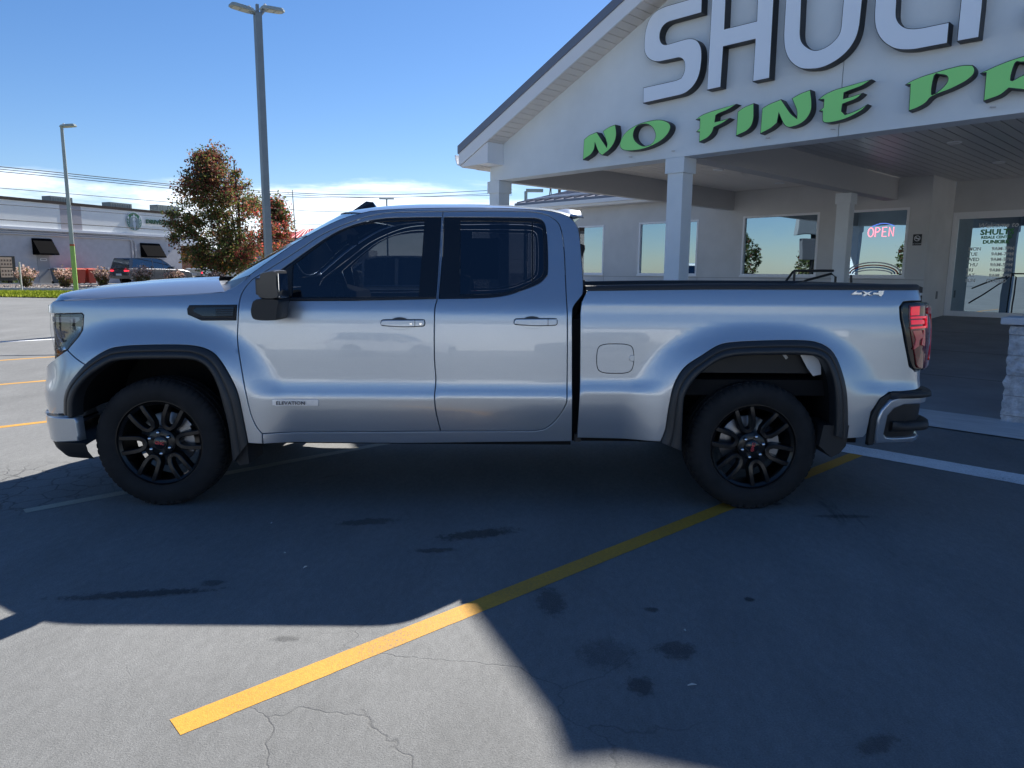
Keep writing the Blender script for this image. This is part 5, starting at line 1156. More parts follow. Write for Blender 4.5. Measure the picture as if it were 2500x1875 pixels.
tx, tz = sw(354, 544.5); te = sw(414, 547)[0]
tx2 = empty('drive_thru_lettering', tuple(SBO), SBA, 'small green DRIVE THRU lettering right of the round emblem', 'sign')
text_mesh('lettering', 'DRIVE THRU', .42, mat('letter_green', (.02, .09, .05), .5), tx2, face_mat(tx, -.12, tz-.02), .03, .012, 0., 1.28)
# brick wing and its white top
wb = empty('brick_wing', tuple(SBO), SBA, 'red brick side wing with a pale top beyond the grey building', 'building')
mb = MB(); mb.box(S1+.02, S1+4.6, 3.0, 12, GZ-.3, sw(465, 601, 3)[1]); mb.build('brick_wall', mat('red_brick', (.17, .085, .062), .9, noise=(18, .2, (1, 1, 3)), bump=(30, .4, .02)), wb)
mb = MB(); mb.box(S1+.02, S1+4.7, 2.9, 12, sw(465, 601, 3)[1], sw(465, 577, 3)[1]); mb.build('pale_top', cornm, wb)
mb = MB(); mb.box(S1+2.0, S1+2.4, 2.95, 3.0, GZ+2.3, GZ+3.3); mb.build('narrow_window', dark, wb)
# bins
def bin_(px, py, mt, label, grp='wheeled bins against the grey wall'):
    x, _ = sw(px, 680, -.8); P_ = SBO+sx_*x+sy_*-.8
    r = empty('wheeled_bin', (P_.x, P_.y, GZ), SBA, label, 'bin', grp)
    mb = MB(); mb.add([(-.24, -.28, .06), (.24, -.28, .06), (.24, .24, .06), (-.24, .24, .06), (-.31, -.36, .98), (.31, -.36, .98), (.31, .32, .98), (-.31, .32, .98)], [(0, 3, 2, 1), (4, 5, 6, 7), (0, 1, 5, 4), (1, 2, 6, 5), (2, 3, 7, 6), (3, 0, 4, 7)]); mb.build('bin_body', mt, r)
    mb = MB(); mb.prism([(-.40, .98), (.36, .98), (.34, 1.03), (.0, 1.08), (-.38, 1.03)], -.34, .34, 'yz'); mb.build('lid', mt, r)
    for s_ in (-1, 1): mb = MB(); mb.tube([(s_*.20, .26, .11), (s_*.26, .26, .11)], .11, 12); mb.build('wheel', dark, r)
bin_(143.5, 0, mat('grey_bin', (.13, .15, .17), .5), 'grey wheeled bin, the only one not red, against the grey wall')
rb_ = mat('red_bin', (.42, .055, .03), .5)
bin_(166, 0, rb_, 'red wheeled bin next to the grey one'); bin_(192, 0, rb_, 'middle red wheeled bin partly behind the green-based lamp post'); bin_(219, 0, rb_, 'red wheeled bin at the right end of the bin row')
# menu board, marker post
x, _ = sw(15, 680, -3); P_ = SBO+sx_*x+sy_*-3.
mbd = empty('menu_board', (P_.x, P_.y, GZ), SBA, 'dark framed drive-through menu board with two pale panels', 'menu board')
mb = MB(); mb.box(-1.5, .62, 0, .25, .3, 1.75); mb.build('board_frame', mat('dark_board', (.02, .022, .02), .5), mbd); mb = MB(); mb.box(-.9, -.7, .05, .2, -.2, .3); mb.box(.2, .4, .05, .2, -.2, .3); mb.build('leg', dark, mbd)
for k in range(2):
    mb = MB(); mb.box(-.28, .42, -.02, -.001, 1.12-.62*k, 1.68-.62*k); pn = mb.build('menu_panel', mat('menu_paper', (.45, .36, .27), .6), mbd)
    mb = MB()
    for i in range(4):
        for j in range(2): mb.box(-.22+.17*i, -.12+.17*i, -.023, -.021, 1.22-.62*k+.22*j, 1.33-.62*k+.22*j)
    o_ = mb.build('menu_picture', mat('menu_print', (.12, .09, .07), .6), pn); o_['kind'] = 'stuff'
P_ = at(54, 712, 27.5); mb = MB(); mb.box(-.03, .03, -.02, .02, 0, 1.35); o = mb.build('marker_post', mat('weathered_post', (.42, .42, .42), .7)); o.location = (P_.x, 27.5, .42); tag(o, 'thin pale marker post standing in the grass strip left of the lamp post', 'post')
# shrubs
random.seed(11)
LEAFV = [(-.5, 0, 0), (0, .32, .06), (.5, 0, 0), (0, -.32, .06)]
def leaves(n, fn, size, nm, mats, parent, seed=1):
    rnd = random.Random(seed); vs = []; fs = []; mi = []
    for i in range(n):
        c, m_, s_ = fn(rnd); a = Vector((rnd.gauss(0, 1), rnd.gauss(0, 1), rnd.gauss(0, 1))).normalized(); b_ = a.orthogonal().normalized(); q = a.cross(b_); th = rnd.random()*6.28
        u_ = (b_*math.cos(th)+q*math.sin(th)); v_ = a.cross(u_); s_ = s_*size*(.6+.8*rnd.random()); k = len(vs)
        vs += [tuple(c+u_*s_*p[0]+v_*s_*p[1]+a*s_*p[2]) for p in LEAFV]; fs.append((k, k+1, k+2, k+3)); mi.append(m_)
    me = bpy.data.meshes.new(nm); me.from_pydata(vs, [], fs); me.polygons.foreach_set('material_index', mi)
    for x in mats: me.materials.append(x)
    o = bpy.data.objects.new(nm, me); C.objects.link(o); o.parent = parent; return o
def leafm(name, col):
    m = mat(name, col, .6, noise=(1.5, .25)); b = m.node_tree.nodes['Principled BSDF']
    t = m.node_tree
    if 'Translucent BSDF' not in t.nodes:
        tr = N(t, 'ShaderNodeBsdfTranslucent'); tr.inputs[0].default_value = (*[min(1, c*1.7) for c in col], 1); ms = N(t, 'ShaderNodeMixShader', i_0=.38)
        t.links.new(b.outputs[0], ms.inputs[1]); t.links.new(tr.outputs[0], ms.inputs[2]); t.links.new(ms.outputs[0], t.nodes['Material Output'].inputs[0])
    return m
lf = [leafm('leaf_dark_green', (.045, .070, .026)), leafm('leaf_olive', (.13, .14, .04)), leafm('leaf_maroon', (.14, .045, .035)), leafm('leaf_red', (.42, .09, .07)), leafm('leaf_orange', (.40, .17, .03)), leafm('leaf_mid_green', (.085, .115, .032)), leafm('leaf_brown', (.20, .105, .055))]
shm = [leafm('shrub_pink_head', (.42, .27, .22)), leafm('shrub_brown', (.12, .085, .04)), leafm('leaf_olive', (.13, .14, .04)), leafm('shrub_pale_head', (.55, .43, .36))]
bark = mat('grey_brown_bark', (.075, .062, .050), .9, noise=(9, .3, (1, 1, .2)), bump=(24, .8, .03))
def shrub(px, py, Y, w_, h_, label, seed):
    P_ = at(px, py, Y); r = empty('flowering_shrub', (P_.x, Y, GZ), 0, label, 'shrub', 'dried-flower shrubs in the planting strip')
    def fn(rn):
        th = rn.random()*6.28; v = rn.random(); rr = w_/2*math.sqrt(rn.random())*(.45+.65*v); z = .18+h_*v*(1-.25*(rr/(w_/2))**2)*(.8+.35*pnoise(Vector((math.cos(th)*2, math.sin(th)*2, seed*3.3)))+.12); rr *= 1+.35*pnoise(Vector((math.cos(th)*1.6, math.sin(th)*1.6, seed*1.7+5))); top = v > .5
        return Vector((rr*math.cos(th), rr*math.sin(th), z)), (rn.choice((0, 3, 0, 1)) if top else rn.choice((1, 1, 2))), (1.2 if top else 1.)
    leaves(950, fn, .095, 'foliage', shm, r, seed)
    mb = MB(); rn = random.Random(seed)
    for i in range(9): a = rn.random()*6.28; mb.tube([(0, 0, 0), (math.cos(a)*w_*.2, math.sin(a)*w_*.2, h_*.45), (math.cos(a)*w_*.42, math.sin(a)*w_*.42, h_*.85)], [.02, .014, .008], 5)
    mb.build('stems', bark, r)
for i, (px, Y, w_, h_, lab) in enumerate(((65, 31, 1.0, 1.05, 'leftmost flowering shrub, beside the thin marker post'), (160, 31.5, .95, .95, 'flowering shrub in front of the grey bin and left of the green-based lamp post'), (252, 32, .9, 1.0, 'flowering shrub between the red bins and the dark car'),
                                       (346, 34, 1.25, 1.1, 'flowering shrub in front of the doors of the dark car'), (431, 35, 1.2, .9, 'flowering shrub in front of the bonnet of the dark car'), (528, 37, 1.0, .75, 'low flowering shrub in front of the silver pickup tailgate'))):
    shrub(px, 700, Y, w_, h_, lab, i+1)
x, _ = sw(45, 680, -2.5); P_ = SBO+sx_*x+sy_*-1.5; r = empty('evergreen_bush', (P_.x, P_.y, GZ), 0, 'dark green bush between the menu board and the grey steel door', 'shrub')
leaves(1500, lambda rn: (Vector((rn.gauss(0, .38), rn.gauss(0, .3), .1+rn.random()*.95)), rn.choice((0, 5)), 1), .10, 'foliage', lf, r, 9); mb = MB(); mb.tube([(0, 0, 0), (0, 0, .7)], .03, 6); mb.build('stem', bark, r)
# kerbed planting strip and lawn
def slab(name, x0, x1, y0, y1, z0, z1, mt, rz_=0., loc=(0, 0, 0)): mb = MB(); mb.box(x0, x1, y0, y1, z0, z1); o = mb.build(name, mt); o.location = loc; o.rotation_euler = (0, 0, rz_); o['kind'] = 'structure'; return o
kerb_m = mat('pale_kerb_concrete', (.42, .42, .41), .85); mulch = mat('stone_mulch', (.20, .17, .15), .95, noise=(40, .7), bump=(30, .9, .05))
slab('kerb', -60, -11.4, 29.0, 29.2, .1, .60, kerb_m); slab('kerb', -60, -11.2, 37.8, 38.0, .1, .62, kerb_m); slab('planting_strip', -60, -11.3, 29.2, 37.8, .1, .565, mulch)
def fn_st(rn): return Vector((-60+rn.random()*48, 29.3+rn.random()*6, .575)), rn.choice((0, 0, 1)), 1
o = leaves(2600, fn_st, .12, 'loose_stones', [mat('pale_pebble', (.5, .48, .45), .8), mat('tan_pebble', (.32, .24, .19), .8)], None, 3); o['kind'] = 'stuff'; tag(o, 'pale loose stones scattered in the kerbed planting strip', 'stones')
gm = mat('sunlit_lawn', (.26, .30, .03), .9, noise=(3, .3), bump=(40, .9, .05))
vs = []; fs = []
for i in range(49):
    for j in range(5):
        x = -60+1.0*i; y = 22.2+1.25*j; vs.append((x, y, gz(x, y)+.03+.03*math.sin(j/4*math.pi)))
for i in range(48):
    for j in range(4): a = i*5+j; fs.append((a, a+5, a+6, a+1))
me = bpy.data.meshes.new('lawn'); me.from_pydata(vs, [], fs); o = link('lawn_strip', me, gm, None, True); o['kind'] = 'structure'
rn = random.Random(5); vs = []; fs = []
for i in range(42000):
    x = -36+rn.random()*23.5; y = 22.1+rn.random()*5.2; z = gz(x, y)+.03; h_ = .05+.05*rn.random(); a = rn.random()*3.14; k = len(vs); dx, dy = .02*math.cos(a), .02*math.sin(a)
    vs += [(x-dx, y-dy, z), (x+dx, y+dy, z), (x+rn.gauss(0, .02), y+rn.gauss(0, .02), z+h_)]; fs.append((k, k+1, k+2))
me = bpy.data.meshes.new('grass'); me.from_pydata(vs, [], fs); o = link('grass_blades', me, mat('grass_blade', (.32, .36, .03), .7)); o['kind'] = 'stuff'; tag(o, 'bright yellow-green grass strip across the lot at the left edge', 'grass')
# ---------------------------------------------------------------- lamp posts
pole_m = mat('galvanised_pole', (.30, .34, .33), .45, .3, noise=(3, .12)); poleb = mat('painted_grey_pole', (.20, .235, .25), .45, .2, noise=(2, .1))
def led_head(parent, loc, rz_, nm='lamp_head'):
    mb = MB(); P0 = [(-.02, -.11), (.10, -.16), (.25, -.17), (.52, -.16), (.60, -.09), (.60, .09), (.52, .16), (.25, .17), (.10, .16), (-.02, .11)]
    mb.prism(P0, .0, .05, 'xy'); mb.prism(inset(P0, .03), .05, .085, 'xy'); h = mb.build(nm, pole_m, parent); h.location = loc; h.rotation_euler = (0, R(-4), rz_)
    for k in range(2):
        mb = MB(); mb.box(.14+.21*k, .32+.21*k, -.12, .12, -.012, -.001)
        h2 = mb.build('led_panel', mat('led_panel', (.42, .43, .36), .4), h)
    mb = MB(); mb.tube([(.10, 0, .085), (.10, 0, .15)], .035, 10); mb.build('photocell', white_p, h)
    return h
HT = at(641, 22, 15.7).z-gz(-4.9, 15.7); P_ = at(650, 500, 15.7); lp2 = empty('lamp_post', (P_.x, 15.7, gz(P_.x, 15.7)), R(40), 'tall square grey lamp post with twin flat heads behind the truck bonnet', 'lamp post')
mb = MB(); mb.box(-.085, .085, -.085, .085, .55, HT-.1); mb.build('pole', poleb, lp2)
mb = MB(); mb.lathe([(0, .55), (.26, .55), (.28, .52), (.28, -.3)], (0, 0, 0), 24, 'z'); mb.build('base', conc, lp2, auto=40)
mb = MB(); mb.box(-.035, .035, -.035, .035, HT-.1, HT+.12); mb.tube([(0, 0, HT-.25), (.10, 0, HT-.08), (.18, 0, HT+.02)], .05, 8); mb.tube([(-.18, 0, HT-.12), (0, 0, HT-.08)], .05, 8); mb.build('arm', poleb, lp2)
led_head(lp2, (.12, 0, HT+.02), 0.); led_head(lp2, (-.12, 0, HT-.12), math.pi)
P_ = at(186, 712, 25.7); lp1 = empty('lamp_post', (P_.x, 25.7, .40), R(25), 'lamp post with lime green painted lower part and single head at far left', 'lamp post')
z0, z1_ = .0, 2.05; X0 = .0
mb = MB(); mb.box(-.08, .08, -.08, .08, -.1, 2.02); mb.build('green_base', mat('lime_paint', (.26, .42, .12), .55), lp1)
mb = MB(); mb.box(-.081, .081, -.081, .081, 2.02, 2.10); mb.build('red_band', mat('dull_red_band', (.35, .10, .05), .6), lp1)
mb = MB(); mb.tube([(0, 0, 2.10), (0, 0, 6.75)], [.105, .075], 4, sq=True); mb.build('pole', pole_m, lp1)
led_head(lp1, (.0, 0, 6.74), R(-30)); mb = MB(); mb.box(.0, .08, -.05, .05, 3.6, 3.7); mb.build('fitting', poleb, lp1)
for (px, pt, Y, hd, lab) in ((944, 486, 85, .8, 'small distant double-headed street lamp above the truck roof'), (1284, 467, 36, 1.2, 'distant lamp post with one arm seen under the canopy beam')):
    P_ = at(px, pt, Y); g = empty('street_lamp', (P_.x, Y, .46), 0, lab, 'street lamp'); zz = P_.z-.46
    mb = MB(); mb.tube([(0, 0, 0), (0, 0, zz)], .10 if Y > 50 else .09, 8); mb.build('pole', pole_m, g)
    mb = MB(); mb.box(-.9 if Y > 50 else 0, .9 if Y > 50 else .95, -.15, .15, zz-.04, zz+.12); mb.build('lamp_head', pole_m, g)
P_ = at(1366, 460, 60); g = empty('utility_pole', (P_.x, 60, .4), 0, 'grey utility pole with crossarm hardware seen under the canopy beam', 'utility pole')
mb = MB(); mb.tube([(0, 0, 0), (0, 0, P_.z+.6)], .13, 8); mb.build('pole', mat('weathered_wood', (.16, .13, .11), .9), g); mb = MB(); mb.box(-1.1, .3, -.08, .08, P_.z-.3, P_.z-.15); mb.tube([(-.9, 0, P_.z-1.4), (-.8, 0, P_.z-.3)], .05); mb.tube([(-.7, 0, P_.z-1.2), (-.75, 0, P_.z-.3)], .04); mb.build('crossarm', mat('weathered_wood', (.16, .13, .11), .9), g)
# wires
wm = mat('black_cable', (.012, .012, .014), .6)
for k, (pl_, th, lab) in enumerate((([(-300, 385), (0, 407), (459, 454), (617, 465), (820, 475), (1000, 474), (1250, 462)], .022, 'topmost of the overhead wires crossing the sky'), ([(-300, 392), (0, 413), (459, 458), (617, 469), (820, 480), (1000, 481), (1250, 470)], .018, 'second overhead wire from the top'),
    ([(-300, 402), (0, 419), (461, 464), (617, 473), (820, 483), (1250, 476)], .018, 'third overhead wire from the top'), ([(-300, 438), (0, 459), (436, 495), (698, 511), (820, 517), (1250, 522)], .017, 'overhead wire crossing just above the brown parapet'),
    ([(-300, 480), (0, 499), (459, 533), (714, 546), (820, 550)], .014, 'overhead wire crossing above the round emblem'), ([(-300, 516), (0, 536), (434, 564), (727, 590)], .022, 'thick overhead wire crossing the bottom of the round emblem'),
    ([(-300, 540), (0, 558), (250, 572), (506, 585), (727, 591)], .022, 'lowest black overhead wire in front of the grey brick wall'))):
    pts = []
    for (px, py) in pl_: pts.append(tuple(at(px, py, 27.5+(px+300)/1550*32)))
    pts = crom(pts, k=5); mb = MB(); mb.tube(pts, th, 5); o = mb.build('overhead_wire', wm); tag(o, lab, 'wire', 'overhead wires along the road')
# ---------------------------------------------------------------- autumn tree
TY = 39.7
def tree(px, py, Y, prof, label, seed, n=15000, cat='tree', size=.17, mats=lf, pick=None, group=None, trunk=.19):
    """prof: list of (height over base, left, right) of the crown outline in metres"""
    P_ = at(px, py, Y) if px is not None else Vector(py); base = Vector((P_.x, Y if px is not None else P_.y, GZ if px is not None else 0))
    root = empty('tree', tuple(base), 0, label, cat, group); rn = random.Random(seed)
    zs_ = [p[0] for p in prof]; hmin, hmax = zs_[0], zs_[-1]
    def lim(z): return interp(z, zs_, [p[1] for p in prof]), interp(z, zs_, [p[2] for p in prof])
    cl = []
    while len(cl) < 190:
        z = hmin+(hmax-hmin)*rn.random()**1.15; l_, r_ = lim(z); w_ = (r_-l_)/2; c = (l_+r_)/2
        th = rn.random()*6.28; rr = math.sqrt(rn.random())
        rr = rr*.94; x = c+w_*rr*math.cos(th); y = w_*.9*rr*math.sin(th)
        cl.append((Vector((x, y, z)), .26+.24*rn.random(), rr))
    def fn(r2):
        c, s_, rr = cl[int(r2.random()*len(cl))]; d_ = Vector((r2.gauss(0, 1), r2.gauss(0, 1), r2.gauss(0, .75)))*s_*.72
        m_ = pick(r2, c, d_) if pick else 0
        return c+d_, m_, 1.
    leaves(n, fn, size, 'crown', mats, root, seed+1)
    mb = MB(); fk = hmin*.95+.3
    mb.tube([(0, 0, -.3), (0, 0, .1), (-.02, 0, fk*.6), (.03, 0, fk)], [trunk*1.5, trunk*1.1, trunk*.95, trunk*.85], 10)
    for i in range(22):
        c, s_, rr = cl[(i*7) % len(cl)]; mid = Vector((c.x*.35, c.y*.35, fk+(c.z-fk)*.55)); mb.tube([(0, 0, fk*(.72+.25*rn.random())), tuple(mid), tuple(c)], [trunk*.42, trunk*.24, trunk*.07], 6)
    mb.tube([(0, 0, fk*.8), (.05, 0, (fk+hmax)/2), (-.1, 0, hmax*.93)], [trunk*.7, trunk*.4, .03], 8)
    mb.build('trunk', bark, root); return root
def pick(rn, c, d_):
    v = rn.random(); right = c.x > .6; top = c.z > 5.2
    if right and c.z < 4.6 and v < .42: return 3 if v < .26 else 2
    if c.x > 1.8 and v < .6: return rn.choice((3, 3, 4, 2, 1))
    if top and c.x < .0 and v < .4: return 2
    if c.x < -2.0 and c.z < 3 and v < .12: return 4
    return rn.choice((0, 0, 5, 1, 2, 0, 6, 1, 5, 6, 6, 4 if v > .8 else 1))
k_ = 44/1733
pxs = lambda y, a, b: ((690-y)*k_, (a-585)*k_*1.04, (b-585)*k_*1.08)
tree(590, 688, TY, [pxs(648, 505, 650), pxs(625, 440, 672), pxs(595, 420, 678), pxs(555, 420, 672), pxs(520, 432, 655), pxs(480, 448, 632), pxs(440, 460, 605), pxs(400, 486, 565), pxs(372, 505, 542)],
     'autumn tree with dark green and red leaves behind the truck bonnet', 21, 36000, size=.15, pick=pick)
k2 = 54/1733; P2 = lambda y, a, b: ((690-y)*k2, (a-680)*k2, (b-680)*k2)
tree(680, 688, 49.5, [P2(650, 655, 705), P2(620, 640, 715), P2(585, 638, 716), P2(550, 648, 712), P2(515, 655, 700), P2(492, 668, 690)], 'smaller orange-red tree just right of the tall lamp post', 77, 9000, size=.19, pick=lambda rn, c, d_: rn.choice((3, 3, 2, 4, 6, 1, 5)) if c.z < 4.6 else rn.choice((0, 1, 5, 3, 2)), trunk=.12)
# ---------------------------------------------------------------- other vehicles
car_glass = glass('car_glass', (.8, .9, 1.), .16, (.10, .12, .13)); 
def car_paint(name, col, metal=.5): return mat(name, col, .3, metal, coat=1., coat_r=.03)
def car(kind, pm, loc, rz_, label, cat, group=None, brake=False):
    root = empty(kind, loc, rz_, label, cat, group)
    if kind == 'parked_suv':
        L, W_, zb, body = 4.95, 1.92, .30, [(-2.45, .42), (-2.48, .75), (-2.42, 1.02), (-2.36, 1.10), (.95, 1.06), (1.6, 1.03), (2.15, .93), (2.42, .80), (2.47, .55), (2.42, .33)]
        gh = [(-2.38, 1.09), (-2.22, 1.66), (-1.9, 1.74), (-.5, 1.76), (.1, 1.70), (.62, 1.42), (1.02, 1.06)]; wh_ = (-1.42, 1.42); wr = .37; pill = ((-.62, -.54), (.18, .24)); 
    elif kind == 'parked_pickup':
        L, W_, zb, body = 5.6, 1.95, .40, [(-2.8, .55), (-2.82, .80), (-2.80, 1.15), (-1.0, 1.15), (-.98, 1.12), (1.2, 1.14), (2.2, 1.08), (2.72, .98), (2.78, .6), (2.7, .42)]
        gh = [(-1.0, 1.12), (-.92, 1.72), (-.7, 1.78), (.3, 1.78), (.6, 1.68), (1.3, 1.14)]; wh_ = (-1.75, 1.75); wr = .39; pill = ((-.82, -.74), (.0, .07))
    else:
        L, W_, zb, body = 4.6, 1.82, .25, [(-2.3, .36), (-2.32, .65), (-2.25, .90), (-1.7, .98), (.9, .94), (1.6, .88), (2.15, .74), (2.28, .55), (2.25, .28)]
        gh = [(-1.75, .97), (-1.15, 1.36), (-.7, 1.44), (.0, 1.44), (.35, 1.36), (1.0, .95)]; wh_ = (-1.35, 1.38); wr = .33; pill = ((-.45, -.38), (.35, .40))
    # underside with wheel arches
    low = []
    for wx in sorted(wh_, reverse=True):
        low += [(wx+(wr+.07)*math.cos(a*math.pi/8), max(zb, wr+(wr+.07)*math.sin(a*math.pi/8))) for a in range(0, 9)]
    poly = crom(body, k=3, corners=(0, len(body)-1))+low
    def shell(mb, P, lay):
        rings = [[(p[0], y, p[1]) for p in (inset(P, i_) if i_ else P)] for y, i_ in lay]; n = len(P)
        vs = [v for r_ in rings for v in r_]; fs = [(i*n+k, i*n+(k+1) % n, (i+1)*n+(k+1) % n, (i+1)*n+k) for i in range(len(rings)-1) for k in range(n)]
        mb.add(vs, fs); tri = geometry.tessellate_polygon([[Vector((v[0], v[2], 0)) for v in rings[0]]]); tri2 = geometry.tessellate_polygon([[Vector((v[0], v[2], 0)) for v in rings[-1]]])
        mb.add(rings[0], [tuple(t) for t in tri]); mb.add(rings[-1], [tuple(t)[::-1] for t in tri2])
    h = W_/2; mb = MB(); shell(mb, poly, [(-h, .05), (-h+.03, .012), (-h+.10, 0), (h-.10, 0), (h-.03, .012), (h, .05)]); body_o = mb.build('body', pm, root, auto=35)
    zb2 = gh[0][1]; g2 = crom(gh, k=3, corners=(0, len(gh)-1))
    def tum(mb): mb.v = [(x, y*(1-(max(0, z-zb2))*.24), z) for x, y, z in mb.v]
    mb = MB(); shell(mb, g2, [(-h+.07, 0), (h-.07, 0)]); tum(mb); mb.build('windows', car_glass, root, auto=35)
    # roof skin and pillars
    ztop = max(p[1] for p in gh); rp = [p for p in g2 if p[1] > ztop-.13]; rp2 = [(p[0], p[1]+.012) for p in rp]+[(p[0], p[1]-.03) for p in rp[::-1]]
    mb = MB(); shell(mb, rp2, [(-h+.065, 0), (h-.065, 0)]); tum(mb); mb.build('roof', pm, root, auto=35)
    def pil(P, y0_, y1_): mb = MB(); mb.prism(P, y0_, y1_); tum(mb); mb.build('pillar', pm, root)
    fr_ = g2[-1]; tp = [p for p in g2 if p[1] > ztop-.14][-1]; re_ = g2[0]; tr_ = [p for p in g2 if p[1] > ztop-.14][0]
    for y0_, y1_ in ((-h+.062, -h+.12), (h-.12, h-.062)):
        for (a, b_) in pill: pil([(a, zb2-.02), (b_, zb2-.02), (b_-.02, ztop-.06), (a-.02, ztop-.06)], y0_, y1_)
        pil([fr_, tp, (tp[0]-.09, tp[1]), (fr_[0]-.12, fr_[1])], y0_, y1_); pil([re_, tr_, (tr_[0]+.25, tr_[1]), (re_[0]+.22, re_[1])], y0_, y1_)
    for wx in wh_:
        for s_ in (-1, 1):
            mb = MB(); y0_ = s_*(h-.02); mb.lathe([(0, 0), (wr*.66, 0), (wr*.68, -.01*s_), (wr, 0), (wr, -.2*s_)], (wx, y0_, wr), 24); w_ = mb.build('wheel', rubber, root, auto=40)
            mb = MB()
            for k in range(5): a = k*1.2566; mb.prism([(wx+.05*math.cos(a-.9), wr+.05*math.sin(a-.9)), (wx+wr*.62*math.cos(a-.13), wr+wr*.62*math.sin(a-.13)), (wx+wr*.62*math.cos(a+.13), wr+wr*.62*math.sin(a+.13)), (wx+.05*math.cos(a+.9), wr+.05*math.sin(a+.9))], y0_+s_*.004, y0_+s_*.018)
            mb.build('rim', mat('silver_rim', (.35, .36, .38), .3, .9), w_)
    for s_ in (-1, 1):
        xr = body[1][0]; zl = .88 if kind != 'parked_sedan' else .72
        mb = MB(); y0_, y1_ = sorted((s_*(h-.03), s_*(h-(.42 if kind != 'parked_pickup' else .16)))); mb.cbox(xr-.02, xr+.22, y0_-(.012 if s_ < 0 else 0), y1_+(.012 if s_ > 0 else 0), zl-(.0 if kind != 'parked_pickup' else .15), zl+.10, .015)
        mb.build('tail_light', mat('lit_brake_lamp', (.6, .02, .03), .2, emit=(1, .03, .06), es=.9) if brake else red_lens, root)
        mb = MB(); xf = body[-2][0]; y0_, y1_ = sorted((s_*(h-.02), s_*(h-.5))); mb.cbox(xf-.26, xf-.01, y0_, y1_, body[-3][1]-.16, body[-3][1]-.06, .02); mb.build('headlight', mat('pale_lens', (.6, .62, .65), .1, coat=1.), root)
        mb = MB(); xm = fr_[0]-.25; mb.cbox(xm-.08, xm+.08, s_*(h+.10)-.09, s_*(h+.10)+.09, zb2+.01, zb2+.15, .03); mb.build('door_mirror', pm, root)
        mb = MB()
        for xx in (pill[0][0], pill[1][0], pill[1][1]+.75): mb.box(xx-.006, xx+.006, s_*(h+.001)-.002, s_*(h+.001)+.002, zb+.15, zb2-.08)
        mb.box(pill[0][0]-1.0, pill[1][1]+.75, s_*(h+.002)-.003, s_*(h+.002)+.003, zb2-.06, zb2-.045); mb.build('door_seams', dark, root)
    mb = MB(); mb.box(body[1][0]-.012, body[1][0]+.01, -.26, .26, .62, .74); mb.build('number_plate', white_p, root)
    mb = MB(); mb.box(body[-2][0]-.03, body[-2][0]+.012, -.6, .6, .42, .70); mb.build('grille', dark, root)
    return root
P_ = at(374, 690, 44.5); car('parked_suv', car_paint('dark_blue_grey_paint', (.035, .04, .052)), (P_.x, 44.5, GZ), SBA-R(3), 'dark grey car with lit tail lamp waiting beside the grey building', 'car', brake=True)
car('parked_suv', car_paint('white_paint', (.62, .63, .64), .0), (-1.2, 13.6, gz(-1.2, 13.6)), R(186), 'white car parked behind the pickup, seen only dimly through its front door glass', 'car')
cars = 'cars parked beyond the tree'
P_ = at(548, 690, 55); car('parked_pickup', car_paint('pale_silver_paint', (.42, .44, .43), .3), (P_.x, 55., GZ), SBA-R(6), 'silver pickup seen from behind through the tree trunk gap', 'pickup truck', cars, True)
for px, Y, kind, col, lab in ((503, 66, 'parked_sedan', (.30, .02, .03), 'small red car beyond the silver pickup at the corner of the brick wing'), (527, 68, 'parked_sedan', (.10, .16, .25), 'blue car parked left of the silver pickup cab'), (618, 60, 'parked_suv', (.50, .52, .55), 'white car just right of the tree trunk'),
                              (655, 64, 'parked_sedan', (.20, .28, .38), 'pale blue car right of the white car beyond the tree'), (690, 70, 'parked_suv', (.50, .52, .55), 'second white car farthest right beside the lamp post')):
    P_ = at(px, 684, Y); car(kind, car_paint('paint_'+lab.split()[0]+lab.split()[1], col, .2), (P_.x, Y, GZ), SBA-R(8), lab, 'car', cars)
# far shopping plaza with red roofs
pz = empty('shopping_plaza', (0, 0, 0), 0, 'distant white plaza building with red metal hip roofs beyond the tree', 'building')
def pbox(nm, mt, px0, px1, py0, py1, Y, dep=8):
    a, b_ = at(px0, py1, Y), at(px1, py0, Y); mb = MB(); mb.box(a.x, b_.x, Y, Y+dep, a.z, b_.z); mb.build(nm, mt, pz)
redr = mat('red_metal_roof', (.50, .055, .07), .5, noise=(2, .1)); wwall = mat('white_plaza_wall', (.50, .50, .52), .8); gband = mat('grey_plaza_band', (.22, .20, .20), .8)
pbox('wall', wwall, 470, 900, 610, 684, 118); pbox('upper_wall', gband, 690, 820, 579, 592, 116, 10); pbox('upper_wall', wwall, 690, 705, 592, 660, 115.5); pbox('upper_wall', mat('pink_brick', (.30, .18, .17), .9), 706, 830, 592, 640, 116, 10); pbox('storefront', mat('dark_storefront', (.05, .035, .035), .5), 498, 820, 642, 660, 117.6, .3); pbox('fascia', wwall, 600, 760, 630, 642, 112, 5)
pbox('red_panel', mat('red_wall_panel', (.32, .05, .06), .7), 548, 566, 632, 650, 114, 4); pbox('sign_band', gband, 512, 522, 635, 638, 113.4, .2); pbox('front_wall', wwall, 495, 548, 632, 646, 113.6, 4)
for i in range(6): pbox('column', wwall, 600+i*30, 603+i*30, 640, 662, 112.5, .5)
